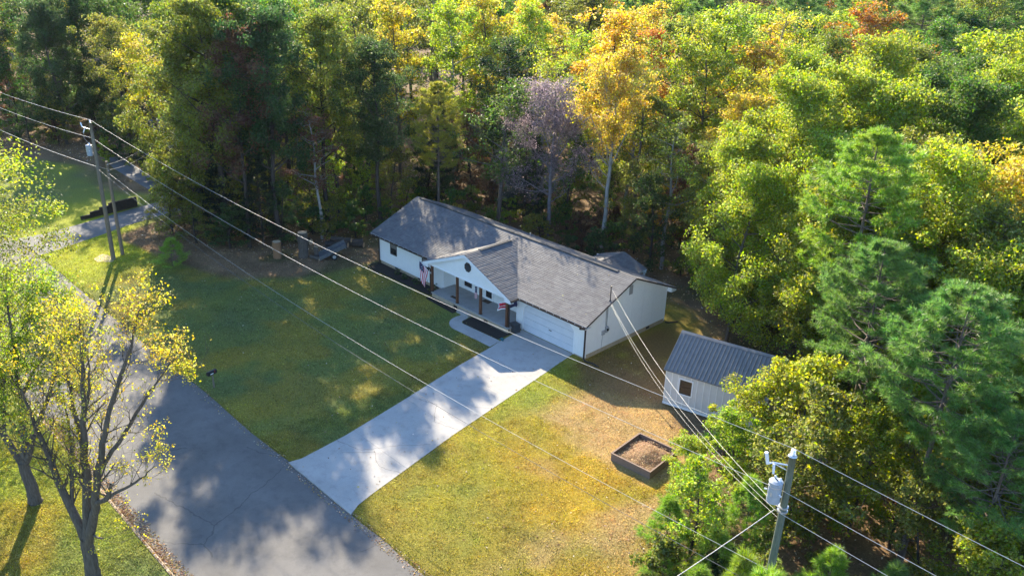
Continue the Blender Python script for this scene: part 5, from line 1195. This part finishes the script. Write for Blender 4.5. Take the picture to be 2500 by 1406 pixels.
# labels that single each tree out ------------------------------------------
def zone(t):
    x, y, s = t['x'], t['y'], float(clear_sd(np.array([t['x']]), np.array([t['y']]))[0])
    if x < -54: z_ = 'by the neighbour lawn'
    elif x < -25 and y < 13: z_ = 'left of the house'
    elif y < 60 and x < -11: z_ = 'behind the porch'
    elif y < 60 and x < 3: z_ = 'behind the garage'
    elif y < 60: z_ = 'behind the shed'
    else: z_ = 'far off beyond the house'
    if y < 1 and -23.3 < x < -14 and y > -2: return 'in the mulch bed', 'by the front wall'
    return z_, ('at the wood edge' if s < 5 else 'just inside the wood' if s < 12 else 'within the wood' if s < 25 else 'deep in the wood')
ORD = ['leftmost', 'second', 'third', 'fourth', 'fifth', 'sixth', 'seventh', 'eighth', 'ninth', 'tenth', 'eleventh', 'twelfth', 'thirteenth', 'fourteenth', 'fifteenth', 'sixteenth']
bins = {}
for t in TREES:
    if t['label']: t['o']['label'] = t['label']; continue
    word = {'k': 'tall tree', 'w': 'wide oak', 'm': 'understorey tree', 'b': 'tree', 's': 'thin tree', 'n': 'oak tree', 'y': 'young oak', 'p': 'pine', 'q': 'young pine', 'c': 'cedar', 'u': 'shrub'}[t['kind']]
    z_, rw_ = zone(t); cw = PAL[t['col']][1]; bins.setdefault((cw, word, rw_, z_), []).append(t)
for (cw, word, rw_, z_), L_ in bins.items():
    def sx(t): d = Vector((t['x'], t['y'], t['h']*.7))-CAM; return d.dot(rt)/d.dot(fw)
    L_.sort(key=sx)
    for i, t in enumerate(L_):
        o_ = '' if len(L_) == 1 else (', leftmost of %d' % len(L_) if i == 0 else ', %s from left' % (ORD[i] if i < len(ORD) else '%dth' % (i+1)))
        t['o']['label'] = '%s %s %s %s%s' % (cw, word, rw_, z_, o_)

# far wood as one mass -------------------------------------------------------
frng = np.random.default_rng(5); FC = []; FT = []
cand = frng.uniform([-520, -60], [160, 560], (9000, 2)); cnt = 0
for x, y in cand:
    d = Vector((x, y, 10))-CAM; zc = d.dot(fw)
    if zc < 12: continue
    dist = math.hypot(d.x, d.y); ux = d.dot(rt)/zc*FPX
    if dist < 150 or dist > 560 or abs(ux) > 1500: continue
    cnt += 1
    if cnt > 1000: break
    gz = float(ground_z(np.array([x]), np.array([y]))[0]); h = frng.uniform(14, 20); r = frng.uniform(3.2, 5); key = frng.choice(['lime', 'olive', 'dark', 'pine', 'orange', 'gold', 'green'], p=[.17, .24, .14, .20, .07, .06, .12]); colr = np.array(PAL[key][0])*frng.uniform(.8, 1.2)
    for q in range(9):
        c = np.array([x, y, gz+h*.66])+nrmz(frng.normal(size=3))*np.array([r, r, h*.30])*frng.uniform(.3, .85); p_, _ = blob(frng, c, r*.5, 24); FC.append(p_); FT.append(np.repeat(colr[None], 24, 0))
C = np.concatenate(FC); V, F = leaves_np(frng, C, .95)
fme = np_mesh('far_woods', V, F, M['leaf_tint'], colors=np.repeat(np.concatenate(FT), 4, 0)); tag(link('far_woods', fme), 'distant autumn woods covering the rising ground beyond', 'woods', kind='stuff')

# grass and fallen leaves ----------------------------------------------------
def in_poly(x, y, P):
    ins = np.zeros(x.shape, bool); n = len(P)
    for i in range(n):
        a = P[i]; b = P[(i+1) % n]; c = ((a[1] > y) != (b[1] > y)); xi = a[0]+(y-a[1])/((b[1]-a[1]) or 1e-9)*(b[0]-a[0]); ins ^= c & (x < xi)
    return ins
def free(x, y):
    ok = ~((y > ROADY0-.12) & (y < ROADY1+.03))
    ok &= ~in_poly(x, y, DL+DR[::-1]); ok &= ~in_poly(x, y, outer+inner); ok &= ~((x > HX0-.05) & (x < .05) & (y > -1.35) & (y < HD+.1)); ok &= ~((x > -15) & (x < -6) & (y > -2.4) & (y < 1)); ok &= ~in_poly(x, y, nd)
    ok &= ~((x > 8.6) & (x < 11.4) & (y > -7.9) & (y < -4.8)); ok &= ~((x > 6.8) & (x < 15.5) & (y > -.9) & (y < 6)); ok &= ~((x > -72) & (x < -51) & (y > -6.3) & (y < -3)); return ok
grng = np.random.default_rng(21)
def grass(n, lo, hi, hgt, wid, name, label):
    P = grng.uniform(lo, hi, (n, 2)); x, y = P[:, 0], P[:, 1]; d = np.stack([x, y, np.zeros(n)], 1)-np.array(CAM); zc = d@np.array(fw); ok = free(x, y) & (clear_sd(x, y) < .4) & (zc > 5)
    ok &= (abs(d@np.array(rt)/zc*FPX) < 1290) & (d@np.array(up)/zc*FPX > -740)
    T = ground_tint(x, y); lum = T[:, 0]/(T[:, 1]+1e-6); ok &= grng.uniform(size=n) > sstep(1.25, 1.75, lum)*.75      # thin where the soil shows
    x, y, T = x[ok], y[ok], T[ok]; n = len(x); az = grng.uniform(0, 6.28, n); ln = hgt*grng.uniform(.5, 1.4, n); ln = ln*(.5+1.1*fbm(x, y, .5, 17)); le = grng.uniform(.3, 1.1, n)*ln
    b = np.stack([x, y, np.full(n, -.01)], 1); s = np.stack([np.cos(az), np.sin(az), 0*az], 1)*(wid*grng.uniform(.7, 1.3, n))[:, None]; l2 = grng.uniform(0, 6.28, n); tip = b+np.stack([np.cos(l2)*le, np.sin(l2)*le, ln], 1)
    V = np.stack([b-s, b+s, tip], 1).reshape(-1, 3); T = T*grng.uniform(.75, 1.4, (n, 1))*(.55+1.0*fbm(x, y, .32, 61))[:, None]; me = np_mesh(name, V, np.arange(3*n).reshape(-1, 3), M['blade'], colors=np.repeat(T, 3, 0)); tag(link(name, me), label, 'grass', kind='stuff')
grass(330000, (-6, -21), (20, 4), .055, .022, 'lawn_grass', 'short drying grass on the sunny lawn right of the drive')
grass(150000, (-16, -37), (8, -29), .065, .024, 'verge_grass', 'bright green grass on the verge under the forked trees')
grass(200000, (-48, -21), (-3, 0), .06, .03, 'front_grass', 'shaded green grass of the front lawn')
def litter(n, lo, hi, size, name, label, dens):
    P = grng.uniform(lo, hi, (n, 2)); x, y = P[:, 0], P[:, 1]; ok = dens(x, y) > grng.uniform(size=n); x, y = x[ok], y[ok]; n = len(x)
    z = ground_z(x, y)+.012+grng.uniform(0, .02, n); road = (y > ROADY0) & (y < ROADY1); z = np.where(road, -.045, z); z = np.where(in_poly(x, y, DL+DR[::-1]), .03, z)
    C = np.stack([x, y, z], 1); V, F = leaves_np(grng, C, size, upb=3.0); pal = np.array([[.42, .25, .12], [.33, .17, .07], [.50, .36, .20], [.24, .12, .06], [.46, .33, .06], [.55, .46, .36]]); T = pal[grng.integers(0, 6, n)]*grng.uniform(.6, 1.2, (n, 1))
    me = np_mesh(name, V, F, M['leaf_tint'], colors=np.repeat(T, 4, 0)); tag(link(name, me), label, 'fallen leaves', kind='stuff')
litter(90000, (-92, -24), (34, 40), .16, 'fallen_leaves', 'brown fallen leaves covering the wood floor', lambda x, y: sstep(-2, 1.5, clear_sd(x, y)+(fbm(x, y, 4, 9)-.5)*5)*.8*free(x, y))
litter(9000, (-30, -21.5), (20, 4), .12, 'lawn_leaves', 'scattered fallen leaves on the lawn and driveway', lambda x, y: (.10+.5*sstep(8, 14, x))*~((x > HX0) & (x < .2) & (y > -1.3)))
litter(14000, (-16, -29.3), (12, -28.45), .11, 'gutter_leaves', 'brown leaves gathered in the gutter along the kerb', lambda x, y: np.clip(sstep(-28.45, -29.1, y)*(.45+.8*fbm(x, y, 1.4, 3)), 0, 1))
litter(9000, (-30, -21.35), (14, -20.8), .09, 'verge_leaves', 'dry leaves and grit along the lawn edge of the road', lambda x, y: .55*fbm(x, y, 1.2, 13)*(sstep(-16, 4, x)*.8+.2)*~in_poly(x, y, DL+DR[::-1]))

rx = grng.uniform(-14, .2, 46); ry = grng.uniform(-.4, 4.2, 46); rz_ = np.array([zmain(float(q)) for q in ry])+.035; okr = (np.abs(rx-PX) > 4.2) | (ry > 3.6)
V, F = leaves_np(grng, np.stack([rx, ry, rz_], 1)[okr], .11, upb=4.0); nlf = int(okr.sum())
tag(link('roof_leaves', np_mesh('roof_leaves', V, F, M['leaf_tint'], colors=np.repeat(np.array([[.5, .40, .12]])*grng.uniform(.6, 1.2, (nlf, 1)), 4, 0))), 'few pale fallen leaves lying on the shingle roof', 'fallen leaves', kind='stuff')
# ------------------------------------------------------------------ hazy air
hm = bpy.data.materials.new('hazy_air'); hm.use_nodes = True; hn = hm.node_tree; hn.nodes.remove(hn.nodes['Principled BSDF'])
pv = hn.nodes.new('ShaderNodeVolumePrincipled'); pv.inputs['Color'].default_value = (.82, .88, 1.0, 1); pv.inputs['Density'].default_value = .00005; pv.inputs['Anisotropy'].default_value = .2
hn.links.new(pv.outputs[0], hn.nodes['Material Output'].inputs['Volume'])
tag(MB().box(-640, 200, -130, 660, -2.5, 62).build('haze', hm), 'thin bluish haze in the autumn air', 'haze', kind='stuff')
